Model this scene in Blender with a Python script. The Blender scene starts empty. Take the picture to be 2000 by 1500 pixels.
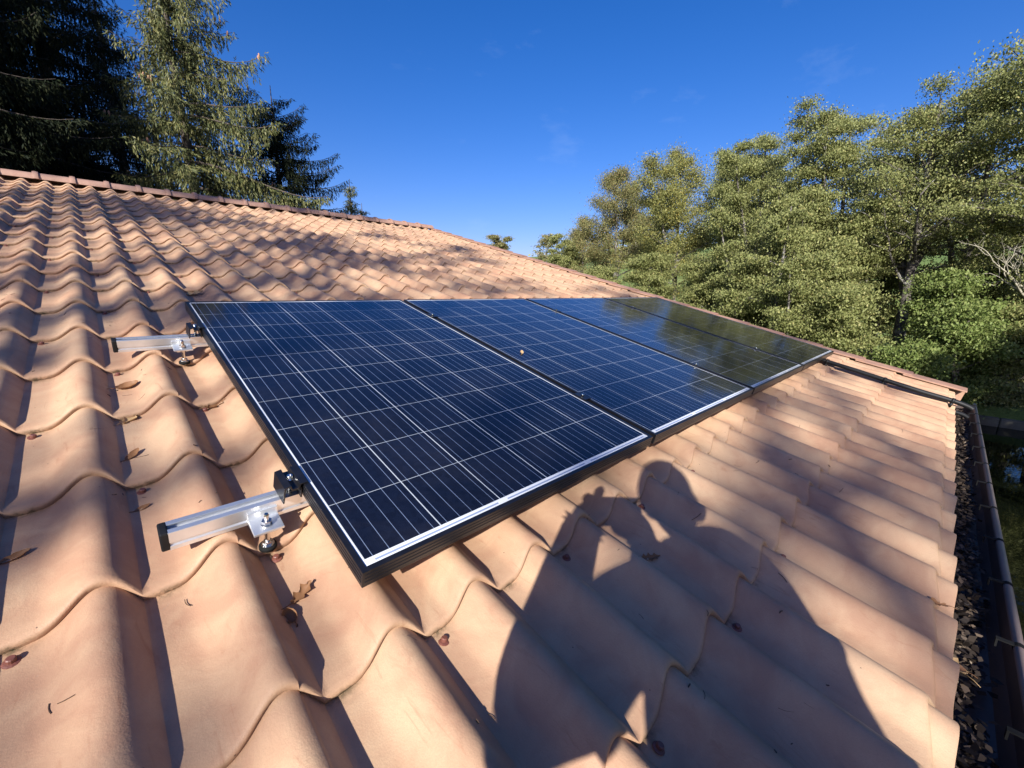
import bpy, bmesh, math, random
import numpy as np
from mathutils import Vector, Matrix

# ------------------------------------------------------------------ camera, sky, sun, exposure
scene = bpy.context.scene
COL = scene.collection
TH = math.radians(15.0)          # roof pitch
CT, ST = math.cos(TH), math.sin(TH)
Z0 = 3.7                         # height of the roof frame's origin


def RW(u, v, n):
    """roof frame (along ridge, up the slope, off the surface) -> world"""
    return Vector((u, v * CT - n * ST, Z0 + v * ST + n * CT))


CAM = Vector((-0.24892, -2.21096, 3.73076))
C_RIGHT = Vector((0.719389, -0.694608, 0.000681))
C_DOWN = Vector((-0.145761, -0.151919, -0.977586))
C_FWD = Vector((0.679142, 0.703165, -0.210535))
FPX = 815.7                      # focal length in pixels of a 2000 px wide frame
cam_data = bpy.data.cameras.new("camera")
cam = bpy.data.objects.new("camera", cam_data)
COL.objects.link(cam)
cam.matrix_world = Matrix(((C_RIGHT.x, -C_DOWN.x, -C_FWD.x, CAM.x),
                           (C_RIGHT.y, -C_DOWN.y, -C_FWD.y, CAM.y),
                           (C_RIGHT.z, -C_DOWN.z, -C_FWD.z, CAM.z),
                           (0, 0, 0, 1)))
cam_data.sensor_width = 36.0
cam_data.lens = FPX / 2000 * 36.0
cam_data.clip_start = 0.02
cam_data.clip_end = 3000
scene.camera = cam

SUN_DIR = Vector((0.73490, 0.49401, -0.46463)).normalized()   # the way the light travels
SUN_EL = math.asin(-SUN_DIR.z)
SUN_AZ = math.atan2(-SUN_DIR.x, -SUN_DIR.y)
world = bpy.data.worlds.new("World")
scene.world = world
world.use_nodes = True
wn, wl = world.node_tree.nodes, world.node_tree.links
wn.clear()
w_out = wn.new("ShaderNodeOutputWorld")
w_bg = wn.new("ShaderNodeBackground")
w_bg.inputs[1].default_value = 0.068
w_sky = wn.new("ShaderNodeTexSky")
w_sky.sky_type = 'NISHITA'
w_sky.sun_disc = False
w_sky.sun_elevation = SUN_EL
w_sky.sun_rotation = SUN_AZ
w_sky.altitude = 300
w_sky.air_density = 1.15
w_sky.dust_density = 1.3
w_sky.ozone_density = 3.5
# thin cirrus streaks
w_tc = wn.new("ShaderNodeTexCoord")
w_map = wn.new("ShaderNodeMapping")
w_map.inputs['Rotation'].default_value = (0.2, 0.3, 0.75)
w_map.inputs['Scale'].default_value = (1.2, 4.5, 9.0)
w_ns = wn.new("ShaderNodeTexNoise")
w_ns.inputs['Scale'].default_value = 1.6
w_ns.inputs['Detail'].default_value = 9
w_ns.inputs['Roughness'].default_value = 0.62
w_rm = wn.new("ShaderNodeMapRange")
w_rm.inputs[1].default_value = 0.60
w_rm.inputs[2].default_value = 0.85
w_rm.inputs[3].default_value = 0.0
w_rm.inputs[4].default_value = 0.09
w_mx = wn.new("ShaderNodeMix")
w_mx.data_type = 'RGBA'
w_hs = wn.new("ShaderNodeHueSaturation")
w_hs.inputs['Saturation'].default_value = 1.36
w_mx.inputs[7].default_value = (7.0, 8.2, 9.6, 1)
wl.new(w_tc.outputs['Generated'], w_map.inputs[0])
wl.new(w_map.outputs[0], w_ns.inputs['Vector'])
wl.new(w_ns.outputs[0], w_rm.inputs[0])
wl.new(w_rm.outputs[0], w_mx.inputs[0])
wl.new(w_sky.outputs[0], w_hs.inputs['Color'])
w_tint = wn.new("ShaderNodeMix")
w_tint.data_type = 'RGBA'
w_tint.blend_type = 'MULTIPLY'
w_tint.inputs[0].default_value = 1.0
w_tint.inputs[7].default_value = (1.0, 0.85, 1.22, 1)
wl.new(w_hs.outputs[0], w_tint.inputs[6])
wl.new(w_tint.outputs[2], w_mx.inputs[6])
wl.new(w_mx.outputs[2], w_bg.inputs[0])
wl.new(w_bg.outputs[0], w_out.inputs[0])

sun_data = bpy.data.lights.new("sun", 'SUN')
sun_data.energy = 5.0
sun_data.angle = math.radians(0.53)
sun_data.color = (1.0, 0.98, 0.93)
sun = bpy.data.objects.new("sun", sun_data)
COL.objects.link(sun)
sun.rotation_euler = SUN_DIR.to_track_quat('-Z', 'Y').to_euler()

scene.view_settings.view_transform = 'Standard'
scene.view_settings.look = 'None'
scene.view_settings.exposure = 0.95
scene.view_settings.gamma = 1.0
scene.render.engine = 'CYCLES'
scene.cycles.max_bounces = 6
scene.cycles.diffuse_bounces = 3
scene.cycles.glossy_bounces = 4
scene.cycles.transmission_bounces = 3
scene.cycles.use_denoising = True


# ------------------------------------------------------------------ helpers
def place(px, dist, z=0.0):
    """world point at a horizontal distance from the eye, in the direction of a column of the frame"""
    d = C_FWD + C_RIGHT * ((px - 1000) / FPX)
    d = Vector((d.x, d.y, 0)).normalized()
    return Vector((CAM.x + d.x * dist, CAM.y + d.y * dist, z))


def height_at(px, py, dist):
    d = C_FWD + C_RIGHT * ((px - 1000) / FPX) + C_DOWN * ((py - 750) / FPX)
    return CAM.z + d.z / math.hypot(d.x, d.y) * dist


def smooth(x):
    x = np.clip(x, 0, 1)
    return x * x * (3 - 2 * x)


class MB:
    """collects pieces that become one mesh"""
    def __init__(self):
        self.v, self.f, self.nv = [], [], 0

    def add(self, verts, faces):
        verts = [tuple(p) for p in verts]
        self.v.extend(verts)
        self.f.extend([tuple(i + self.nv for i in f) for f in faces])
        self.nv += len(verts)

    def box(self, lo, hi, M=None):
        x0, y0, z0 = lo
        x1, y1, z1 = hi
        p = [Vector(c) for c in ((x0, y0, z0), (x1, y0, z0), (x1, y1, z0), (x0, y1, z0),
                                 (x0, y0, z1), (x1, y0, z1), (x1, y1, z1), (x0, y1, z1))]
        if M is not None:
            p = [M @ q for q in p]
        self.add(p, [(0, 3, 2, 1), (4, 5, 6, 7), (0, 1, 5, 4), (1, 2, 6, 5), (2, 3, 7, 6), (3, 0, 4, 7)])

    def tube(self, pts, radii, sides=8, caps=True):
        pts = [Vector(p) for p in pts]
        if not hasattr(radii, '__len__'):
            radii = [radii] * len(pts)
        n = len(pts)
        vs = []
        ref = None
        for i, p in enumerate(pts):
            t = (pts[min(i + 1, n - 1)] - pts[max(i - 1, 0)])
            t = t.normalized() if t.length > 1e-9 else Vector((0, 0, 1))
            if ref is None:
                ref = t.orthogonal().normalized()
            ref = (ref - t * ref.dot(t))
            ref = ref.normalized() if ref.length > 1e-6 else t.orthogonal().normalized()
            b = t.cross(ref)
            for k in range(sides):
                a = 2 * math.pi * k / sides
                vs.append(p + (ref * math.cos(a) + b * math.sin(a)) * radii[i])
        fs = []
        for i in range(n - 1):
            for k in range(sides):
                k2 = (k + 1) % sides
                fs.append((i * sides + k, i * sides + k2, (i + 1) * sides + k2, (i + 1) * sides + k))
        if caps:
            fs.append(tuple(range(sides - 1, -1, -1)))
            fs.append(tuple((n - 1) * sides + k for k in range(sides)))
        self.add(vs, fs)

    def prism(self, prof, a, b, axis='x'):
        """prof: CCW list of 2-D points swept along an axis from a to b"""
        n = len(prof)
        if axis == 'x':
            vs = [(a, p[0], p[1]) for p in prof] + [(b, p[0], p[1]) for p in prof]
        elif axis == 'y':
            vs = [(p[0], a, p[1]) for p in prof] + [(p[0], b, p[1]) for p in prof]
        else:
            vs = [(p[0], p[1], a) for p in prof] + [(p[0], p[1], b) for p in prof]
        fs = [(i, (i + 1) % n, n + (i + 1) % n, n + i) for i in range(n)]
        fs += [tuple(range(n - 1, -1, -1)), tuple(range(n, 2 * n))]
        self.add(vs, fs)

    def lathe(self, prof, centre=(0, 0, 0), sides=16):
        """prof: (radius, z) list, about z"""
        cx, cy, cz = centre
        vs, fs = [], []
        for r, z in prof:
            for k in range(sides):
                a = 2 * math.pi * k / sides
                vs.append((cx + r * math.cos(a), cy + r * math.sin(a), cz + z))
        for i in range(len(prof) - 1):
            for k in range(sides):
                k2 = (k + 1) % sides
                fs.append((i * sides + k, i * sides + k2, (i + 1) * sides + k2, (i + 1) * sides + k))
        fs.append(tuple(range(sides - 1, -1, -1)))
        fs.append(tuple((len(prof) - 1) * sides + k for k in range(sides)))
        self.add(vs, fs)

    def build(self, name, mat, parent=None, smooth_sh=False, bevel=0.0, local=False):
        me = bpy.data.meshes.new(name)
        me.from_pydata(self.v, [], self.f)
        return finish(name, me, mat, parent, smooth_sh, bevel, local)


def finish(name, me, mat, parent=None, smooth_sh=False, bevel=0.0, local=False):
    bm = bmesh.new()
    bm.from_mesh(me)
    bmesh.ops.recalc_face_normals(bm, faces=bm.faces)
    bm.to_mesh(me)
    bm.free()
    me.materials.append(mat)
    if smooth_sh:
        me.shade_smooth()
    o = bpy.data.objects.new(name, me)
    COL.objects.link(o)
    attach(o, parent, local)
    if bevel:
        b = o.modifiers.new("bevel", 'BEVEL')
        b.width = bevel
        b.segments = 2
        b.limit_method = 'ANGLE'
        b.angle_limit = math.radians(40)
    return o


def attach(o, parent, local=False):
    if parent is not None:
        o.parent = parent
        if not local:
            mw = Matrix.Identity(4)
            p = parent
            chain = []
            while p is not None:
                chain.append(p)
                p = p.parent
            for q in reversed(chain):
                mw = mw @ q.matrix_parent_inverse @ Matrix.LocRotScale(q.location, q.rotation_euler, q.scale)
            o.matrix_parent_inverse = mw.inverted()


def np_mesh(name, V, F, mat, parent=None, smooth_sh=False, local=False):
    """V (n,3), F (m,4) numpy arrays"""
    me = bpy.data.meshes.new(name)
    V = np.ascontiguousarray(V, dtype=np.float32)
    F = np.ascontiguousarray(F, dtype=np.int32)
    k = F.shape[1]
    me.vertices.add(len(V))
    me.vertices.foreach_set('co', V.ravel())
    me.loops.add(F.size)
    me.loops.foreach_set('vertex_index', F.ravel())
    me.polygons.add(len(F))
    me.polygons.foreach_set('loop_start', np.arange(0, F.size, k, dtype=np.int32))
    me.polygons.foreach_set('loop_total', np.full(len(F), k, dtype=np.int32))
    me.polygons.foreach_set('use_smooth', np.full(len(F), smooth_sh, dtype=bool))
    me.update(calc_edges=True)
    me.materials.append(mat)
    o = bpy.data.objects.new(name, me)
    COL.objects.link(o)
    attach(o, parent, local)
    return o


def tag(o, label=None, cat=None, group=None, kind=None):
    if label:
        o['label'] = label
    if cat:
        o['category'] = cat
    if group:
        o['group'] = group
    if kind:
        o['kind'] = kind
    return o


def empty(name, loc=(0, 0, 0), rot=(0, 0, 0)):
    o = bpy.data.objects.new(name, None)
    o.empty_display_size = 0.2
    o.location = loc
    o.rotation_euler = rot
    COL.objects.link(o)
    return o


def copy_tree(o, parent=None):
    c = o.copy()
    COL.objects.link(c)
    if parent is not None:
        mpi = o.matrix_parent_inverse.copy()
        c.parent = parent
        c.matrix_parent_inverse = mpi
    for ch in list(o.children):
        copy_tree(ch, c)
    return c


# ------------------------------------------------------------------ materials
def new_mat(name):
    m = bpy.data.materials.new(name)
    m.use_nodes = True
    nt = m.node_tree
    b = nt.nodes['Principled BSDF']
    return m, nt.nodes, nt.links, b


def ramp(nodes, stops):
    r = nodes.new("ShaderNodeValToRGB")
    e = r.color_ramp.elements
    while len(e) < len(stops):
        e.new(0.5)
    for el, (p, c) in zip(e, stops):
        el.position = p
        el.color = (*c, 1)
    return r


def noise(nodes, links, vec, scale, detail=4, rough=0.55, dist=0.0):
    n = nodes.new("ShaderNodeTexNoise")
    n.inputs['Scale'].default_value = scale
    n.inputs['Detail'].default_value = detail
    n.inputs['Roughness'].default_value = rough
    n.inputs['Distortion'].default_value = dist
    if vec is not None:
        links.new(vec, n.inputs['Vector'])
    return n


def mixc(nodes, links, fac, a, b, mode='MIX'):
    m = nodes.new("ShaderNodeMix")
    m.data_type = 'RGBA'
    m.blend_type = mode
    for sock, val in ((m.inputs[0], fac), (m.inputs[6], a), (m.inputs[7], b)):
        if hasattr(val, 'is_output'):
            links.new(val, sock)
        elif isinstance(val, (int, float)):
            sock.default_value = val
        else:
            sock.default_value = (*val, 1)
    return m.outputs[2]


def mth(nodes, links, op, a, b=None, c=None):
    m = nodes.new("ShaderNodeMath")
    m.operation = op
    for i, val in enumerate((a, b, c)):
        if val is None:
            continue
        if hasattr(val, 'is_output'):
            links.new(val, m.inputs[i])
        else:
            m.inputs[i].default_value = val
    return m.outputs[0]


def bump(nodes, links, height, strength, distance, bsdf):
    b = nodes.new("ShaderNodeBump")
    b.inputs['Strength'].default_value = strength
    b.inputs['Distance'].default_value = distance
    links.new(height, b.inputs['Height'])
    links.new(b.outputs[0], bsdf.inputs['Normal'])


def simple(name, col, rough=0.5, metal=0.0, var=0.0, scale=8.0, bmp=0.0, spec=0.5):
    m, N, L, b = new_mat(name)
    b.inputs['Roughness'].default_value = rough
    b.inputs['Metallic'].default_value = metal
    b.inputs['Specular IOR Level'].default_value = spec
    tc = N.new("ShaderNodeTexCoord")
    n = noise(N, L, tc.outputs['Object'], scale, 5)
    lo = tuple(c * (1 - var) for c in col)
    hi = tuple(min(1, c * (1 + var)) for c in col)
    r = ramp(N, [(0.3, lo), (0.7, hi)])
    L.new(n.outputs[0], r.inputs[0])
    L.new(r.outputs[0], b.inputs['Base Color'])
    if bmp:
        bump(N, L, n.outputs[0], bmp, 0.01, b)
    return m


def tile_material(name, c_lo, c_mid, c_hi, stain=True):
    m, N, L, b = new_mat(name)
    b.inputs['Roughness'].default_value = 0.62
    b.inputs['Specular IOR Level'].default_value = 0.35
    tc = N.new("ShaderNodeTexCoord")
    pos = tc.outputs['Object']
    n1 = noise(N, L, pos, 3.2, 5, 0.6, 0.4)
    n2 = noise(N, L, pos, 11.0, 6, 0.62, 0.8)
    n3 = noise(N, L, pos, 340.0, 2, 0.6)
    mix = mth(N, L, 'ADD', mth(N, L, 'MULTIPLY', n1.outputs[0], 0.6), mth(N, L, 'MULTIPLY', n2.outputs[0], 0.4))
    r = ramp(N, [(0.40, c_lo), (0.50, c_mid), (0.59, c_hi)])
    L.new(mix, r.inputs[0])
    col = r.outputs[0]
    # rusty rub marks: long thin strokes down the slope
    mp = N.new("ShaderNodeMapping")
    mp.inputs['Scale'].default_value = (26, 4.5, 10)
    mp.inputs['Rotation'].default_value = (0, 0, 0.25)
    L.new(pos, mp.inputs[0])
    n4 = noise(N, L, mp.outputs[0], 1.5, 4, 0.7, 1.2)
    rr = N.new("ShaderNodeMapRange")
    rr.inputs[1].default_value = 0.60
    rr.inputs[2].default_value = 0.74
    rr.inputs[4].default_value = 0.62
    L.new(n4.outputs[0], rr.inputs[0])
    col = mixc(N, L, rr.outputs[0], col, tuple(x * y for x, y in zip(c_lo, (0.80, 0.66, 0.60))))
    # fine speckle and tiny specks of dirt
    col = mixc(N, L, mth(N, L, 'MULTIPLY', n3.outputs[0], 0.34), col, tuple(x * 0.62 for x in c_mid))
    vor = N.new("ShaderNodeTexVoronoi")
    vor.inputs['Scale'].default_value = 34
    L.new(pos, vor.inputs['Vector'])
    sp = N.new("ShaderNodeMapRange")
    sp.inputs[1].default_value = 0.055
    sp.inputs[2].default_value = 0.035
    L.new(vor.outputs['Distance'], sp.inputs[0])
    vw = N.new("ShaderNodeTexWhiteNoise")
    L.new(vor.outputs['Color'], vw.inputs[0])
    spf = mth(N, L, 'MULTIPLY', sp.outputs[0], mth(N, L, 'GREATER_THAN', vw.outputs[0], 0.80))
    col = mixc(N, L, mth(N, L, 'MULTIPLY', spf, 0.8), col, (0.035, 0.022, 0.015))
    # gritty pores and faint grey lichen
    pv = noise(N, L, pos, 900.0, 2, 0.5)
    pr_ = N.new("ShaderNodeMapRange")
    pr_.inputs[1].default_value = 0.60
    pr_.inputs[2].default_value = 0.75
    pr_.inputs[4].default_value = 0.40
    L.new(pv.outputs[0], pr_.inputs[0])
    col = mixc(N, L, pr_.outputs[0], col, tuple(x * 0.45 for x in c_mid))
    lv = noise(N, L, pos, 42.0, 5, 0.75, 0.6)
    lr = N.new("ShaderNodeMapRange")
    lr.inputs[1].default_value = 0.66
    lr.inputs[2].default_value = 0.74
    lr.inputs[4].default_value = 0.38
    L.new(lv.outputs[0], lr.inputs[0])
    col = mixc(N, L, lr.outputs[0], col, (0.30, 0.27, 0.21))
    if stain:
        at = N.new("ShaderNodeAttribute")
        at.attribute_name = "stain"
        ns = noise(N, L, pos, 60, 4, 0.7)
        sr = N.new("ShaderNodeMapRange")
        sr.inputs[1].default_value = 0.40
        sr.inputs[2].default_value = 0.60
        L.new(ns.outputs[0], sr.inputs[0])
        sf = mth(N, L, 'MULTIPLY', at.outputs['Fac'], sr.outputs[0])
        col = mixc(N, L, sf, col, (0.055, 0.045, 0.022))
    L.new(col, b.inputs['Base Color'])
    hb = mth(N, L, 'ADD', mth(N, L, 'MULTIPLY', n3.outputs[0], 0.25), n2.outputs[0])
    bump(N, L, hb, 0.24, 0.007, b)
    return m


M_TILE = tile_material("tile", (0.385, 0.214, 0.130), (0.450, 0.276, 0.168), (0.49, 0.322, 0.198))
M_CAP = tile_material("ridge_tile", (0.30, 0.172, 0.125), (0.35, 0.205, 0.15), (0.40, 0.245, 0.18), stain=False)
M_VERGE = tile_material("verge_tile", (0.31, 0.165, 0.115), (0.38, 0.215, 0.145), (0.44, 0.26, 0.17), stain=False)
M_GUTTER = simple("gutter_plastic", (0.085, 0.060, 0.052), 0.5, 0, 0.25, 6)
M_RIM = simple("gutter_rim", (0.24, 0.17, 0.145), 0.45, 0, 0.15, 9)
M_BLACK = simple("black_anodised", (0.008, 0.008, 0.010), 0.32, 0.0, 0.3, 30)
M_PLASTIC = simple("black_plastic", (0.008, 0.008, 0.009), 0.55, 0, 0.3, 40, 0, 0.28)
M_RUBBER = simple("black_rubber", (0.010, 0.010, 0.010), 0.8, 0, 0.3, 40, 0, 0.12)
M_STEEL = simple("stainless_steel", (0.62, 0.60, 0.57), 0.22, 1.0, 0.12, 60)
M_WALL = simple("render_wall", (0.55, 0.50, 0.42), 0.85, 0, 0.08, 5, 0.2)
M_WOOD = simple("fascia_wood", (0.13, 0.075, 0.045), 0.7, 0, 0.3, 12, 0.2)
M_SCREW = simple("screw_paint", (0.16, 0.055, 0.038), 0.5, 0, 0.25, 90)
M_STONE = simple("stone_edge", (0.13, 0.12, 0.085), 0.85, 0, 0.35, 2.5, 0.6)
M_CONE = simple("cone_scale", (0.33, 0.17, 0.10), 0.7, 0, 0.25, 20)
M_SKIN = simple("skin", (0.52, 0.32, 0.23), 0.55, 0, 0.08, 20)
M_JACKET = simple("jacket_cloth", (0.03, 0.045, 0.07), 0.85, 0, 0.25, 30, 0.3)
M_TROUSER = simple("trouser_cloth", (0.045, 0.045, 0.05), 0.85, 0, 0.25, 30, 0.3)
M_HAIR = simple("hair", (0.05, 0.032, 0.02), 0.6, 0, 0.3, 40)
M_BACKSHEET = simple("white_backsheet", (0.75, 0.75, 0.75), 0.5)


def alu_material():
    m, N, L, b = new_mat("aluminium")
    b.inputs['Metallic'].default_value = 0.85
    tc = N.new("ShaderNodeTexCoord")
    mp = N.new("ShaderNodeMapping")
    mp.inputs['Scale'].default_value = (1.5, 260, 260)
    L.new(tc.outputs['Object'], mp.inputs[0])
    n = noise(N, L, mp.outputs[0], 2.0, 4, 0.6)
    n2 = noise(N, L, tc.outputs['Object'], 9.0, 5, 0.6)
    r = ramp(N, [(0.3, (0.62, 0.63, 0.65)), (0.7, (0.82, 0.83, 0.84))])
    L.new(n2.outputs[0], r.inputs[0])
    L.new(r.outputs[0], b.inputs['Base Color'])
    rr = N.new("ShaderNodeMapRange")
    rr.inputs[3].default_value = 0.30
    rr.inputs[4].default_value = 0.52
    L.new(n.outputs[0], rr.inputs[0])
    L.new(rr.outputs[0], b.inputs['Roughness'])
    bump(N, L, n.outputs[0], 0.12, 0.001, b)
    return m


M_ALU = alu_material()

PW, PH, PT = 0.992, 1.650, 0.035
PITCH_X, PITCH_Y = 0.1602, 0.1603
CELL_TOP = 0.0200


def cell_material():
    """laminate of a 6 x 10 cell panel: white backsheet margin, blue cells, five ribbons per cell"""
    m, N, L, b = new_mat("solar_laminate")
    tc = N.new("ShaderNodeTexCoord")
    sep = N.new("ShaderNodeSeparateXYZ")
    L.new(tc.outputs['Object'], sep.inputs[0])
    X, Y = sep.outputs[0], sep.outputs[1]
    mx, my = (PW - 6 * PITCH_X) / 2, CELL_TOP
    cx = mth(N, L, 'DIVIDE', mth(N, L, 'SUBTRACT', X, mx), PITCH_X)
    cy = mth(N, L, 'DIVIDE', mth(N, L, 'SUBTRACT', mth(N, L, 'MULTIPLY', Y, -1.0), my), PITCH_Y)
    fx, fy = mth(N, L, 'FRACT', cx), mth(N, L, 'FRACT', cy)
    # distance to the nearest cell edge (in cells)
    ex = mth(N, L, 'SUBTRACT', 0.5, mth(N, L, 'ABSOLUTE', mth(N, L, 'SUBTRACT', fx, 0.5)))
    ey = mth(N, L, 'SUBTRACT', 0.5, mth(N, L, 'ABSOLUTE', mth(N, L, 'SUBTRACT', fy, 0.5)))
    gap_v = mth(N, L, 'LESS_THAN', ex, 0.0078)
    gap_h = mth(N, L, 'LESS_THAN', ey, 0.0042)
    inx = mth(N, L, 'MULTIPLY', mth(N, L, 'GREATER_THAN', cx, 0.0), mth(N, L, 'LESS_THAN', cx, 6.0))
    iny = mth(N, L, 'MULTIPLY', mth(N, L, 'GREATER_THAN', cy, 0.0), mth(N, L, 'LESS_THAN', cy, 10.0))
    inside = mth(N, L, 'MULTIPLY', inx, iny)
    gap = mth(N, L, 'MAXIMUM', gap_v, gap_h)
    # five ribbons in each cell, running up the slope
    bf = mth(N, L, 'FRACT', mth(N, L, 'MULTIPLY', fx, 5.0))
    rib = mth(N, L, 'LESS_THAN', mth(N, L, 'ABSOLUTE', mth(N, L, 'SUBTRACT', bf, 0.5)), 0.019)
    # fine fingers seen only as a faint grain
    ff = mth(N, L, 'FRACT', mth(N, L, 'MULTIPLY', fy, 60.0))
    fin = mth(N, L, 'LESS_THAN', ff, 0.12)
    cellid = N.new("ShaderNodeCombineXYZ")
    L.new(mth(N, L, 'FLOOR', cx), cellid.inputs[0])
    L.new(mth(N, L, 'FLOOR', cy), cellid.inputs[1])
    oi = N.new("ShaderNodeObjectInfo")
    L.new(oi.outputs['Random'], cellid.inputs[2])
    wn_ = N.new("ShaderNodeTexWhiteNoise")
    L.new(cellid.outputs[0], wn_.inputs['Vector'])
    cr = ramp(N, [(0.0, (0.0026, 0.0030, 0.0062)), (1.0, (0.0042, 0.0052, 0.0120))])
    L.new(wn_.outputs[0], cr.inputs[0])
    nz = noise(N, L, tc.outputs['Object'], 26, 4, 0.7)
    col = mixc(N, L, mth(N, L, 'MULTIPLY', nz.outputs[0], 0.5), cr.outputs[0], (0.004, 0.006, 0.014))
    cv = N.new("ShaderNodeTexVoronoi")
    cv.inputs['Scale'].default_value = 85
    L.new(tc.outputs['Object'], cv.inputs['Vector'])
    cvw = N.new("ShaderNodeTexWhiteNoise")
    L.new(cv.outputs['Color'], cvw.inputs[0])
    col = mixc(N, L, mth(N, L, 'MULTIPLY', cvw.outputs[0], 0.35), col, (0.008, 0.012, 0.028))
    col = mixc(N, L, mth(N, L, 'MULTIPLY', fin, 0.10), col, (0.10, 0.11, 0.14))
    col = mixc(N, L, rib, col, (0.15, 0.19, 0.28))
    col = mixc(N, L, gap, col, (0.42, 0.45, 0.48))
    # collector ribbons in the lower white margin
    ym = mth(N, L, 'ADD', Y, PH - 0.0185)
    strip = mth(N, L, 'LESS_THAN', mth(N, L, 'ABSOLUTE', ym), 0.0022)
    seg = mth(N, L, 'GREATER_THAN', mth(N, L, 'FRACT', mth(N, L, 'ADD', mth(N, L, 'MULTIPLY', cx, 0.5), 0.04)), 0.09)
    strip = mth(N, L, 'MULTIPLY', mth(N, L, 'MULTIPLY', strip, seg), inx)
    edge = mixc(N, L, strip, (0.70, 0.71, 0.72), (0.25, 0.30, 0.42))
    col = mixc(N, L, inside, edge, col)
    dn = noise(N, L, tc.outputs['Object'], 3.5, 8, 0.72, 0.5)
    dr = N.new("ShaderNodeMapRange")
    dr.inputs[1].default_value = 0.45
    dr.inputs[2].default_value = 0.80
    dr.inputs[4].default_value = 0.035
    L.new(dn.outputs[0], dr.inputs[0])
    col = mixc(N, L, dr.outputs[0], col, (0.30, 0.25, 0.19))
    L.new(col, b.inputs['Base Color'])
    # faint dust on the glass lifts roughness in patches
    rr = N.new("ShaderNodeMapRange")
    rr.inputs[3].default_value = 0.055
    rr.inputs[4].default_value = 0.12
    n2 = noise(N, L, tc.outputs['Object'], 5, 5, 0.65)
    L.new(n2.outputs[0], rr.inputs[0])
    L.new(rr.outputs[0], b.inputs['Roughness'])
    b.inputs['IOR'].default_value = 1.45
    n3 = noise(N, L, tc.outputs['Object'], 2.3, 2, 0.5)
    bump(N, L, n3.outputs[0], 0.05, 0.02, b)
    return m


M_CELL = cell_material()


def leaf_material(name, stops, transl=0.35, rough=0.55, spec=0.25):
    m, N, L, b = new_mat(name)
    g = N.new("ShaderNodeNewGeometry")
    r = ramp(N, stops)
    L.new(g.outputs['Random Per Island'], r.inputs[0])
    L.new(r.outputs[0], b.inputs['Base Color'])
    b.inputs['Roughness'].default_value = rough
    b.inputs['Specular IOR Level'].default_value = spec
    t = N.new("ShaderNodeBsdfTranslucent")
    L.new(r.outputs[0], t.inputs[0])
    mx = N.new("ShaderNodeMixShader")
    mx.inputs[0].default_value = transl
    out = [n for n in N if n.type == 'OUTPUT_MATERIAL'][0]
    L.new(b.outputs[0], mx.inputs[1])
    L.new(t.outputs[0], mx.inputs[2])
    L.new(mx.outputs[0], out.inputs[0])
    return m


LF_ALDER = leaf_material("alder_leaf", [(0.0, (0.175, 0.195, 0.066)), (0.5, (0.25, 0.265, 0.092)), (0.9, (0.33, 0.33, 0.125)), (1.0, (0.36, 0.31, 0.12))])
LF_GREEN = leaf_material("hazel_leaf", [(0.0, (0.12, 0.165, 0.042)), (0.5, (0.19, 0.24, 0.065)), (1.0, (0.27, 0.30, 0.10))])
LF_YELLOW = leaf_material("yellowing_leaf", [(0.0, (0.18, 0.195, 0.065)), (0.55, (0.255, 0.255, 0.085)), (0.85, (0.33, 0.30, 0.09)), (1.0, (0.42, 0.33, 0.085))])
LF_OLIVE = leaf_material("rusty_leaf", [(0.0, (0.165, 0.175, 0.068)), (0.6, (0.25, 0.235, 0.092)), (0.88, (0.30, 0.245, 0.10)), (1.0, (0.36, 0.24, 0.11))])
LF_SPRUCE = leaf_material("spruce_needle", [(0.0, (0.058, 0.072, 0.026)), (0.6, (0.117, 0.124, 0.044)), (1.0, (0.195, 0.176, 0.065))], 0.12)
LF_SPRUCE_SHADED = leaf_material("shaded_spruce_needle", [(0.0, (0.007, 0.011, 0.005)), (0.6, (0.013, 0.018, 0.008)), (1.0, (0.028, 0.030, 0.012))], 0.05, 0.7, 0.1)  # same needles darkened: the shade over these spruces is put into the colour
M_DRY = leaf_material("dry_leaf", [(0.0, (0.20, 0.095, 0.045)), (1.0, (0.26, 0.13, 0.06))], 0.15)
M_DEBRIS = leaf_material("gutter_leaf", [(0.0, (0.016, 0.012, 0.010)), (0.7, (0.045, 0.033, 0.025)), (0.95, (0.12, 0.085, 0.06)), (1.0, (0.25, 0.20, 0.15))], 0.05, 0.6, 0.15)
M_TAN = leaf_material("tan_leaf", [(0.0, (0.42, 0.27, 0.13)), (1.0, (0.50, 0.33, 0.17))], 0.15)
M_NEEDLE = simple("fallen_needle", (0.075, 0.042, 0.025), 0.8, 0, 0.4, 50)


def bark_material(name, lo, hi, patch=None):
    m, N, L, b = new_mat(name)
    b.inputs['Roughness'].default_value = 0.9
    tc = N.new("ShaderNodeTexCoord")
    mp = N.new("ShaderNodeMapping")
    mp.inputs['Scale'].default_value = (5, 5, 1.4)
    L.new(tc.outputs['Object'], mp.inputs[0])
    n = noise(N, L, mp.outputs[0], 2.2, 6, 0.7, 0.5)
    r = ramp(N, [(0.35, lo), (0.65, hi)])
    L.new(n.outputs[0], r.inputs[0])
    col = r.outputs[0]
    if patch:
        n2 = noise(N, L, tc.outputs['Object'], 2.6, 4, 0.7)
        mr = N.new("ShaderNodeMapRange")
        mr.inputs[1].default_value = 0.52
        mr.inputs[2].default_value = 0.62
        L.new(n2.outputs[0], mr.inputs[0])
        col = mixc(N, L, mr.outputs[0], col, patch)
    L.new(col, b.inputs['Base Color'])
    bump(N, L, n.outputs[0], 0.7, 0.03, b)
    return m


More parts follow.
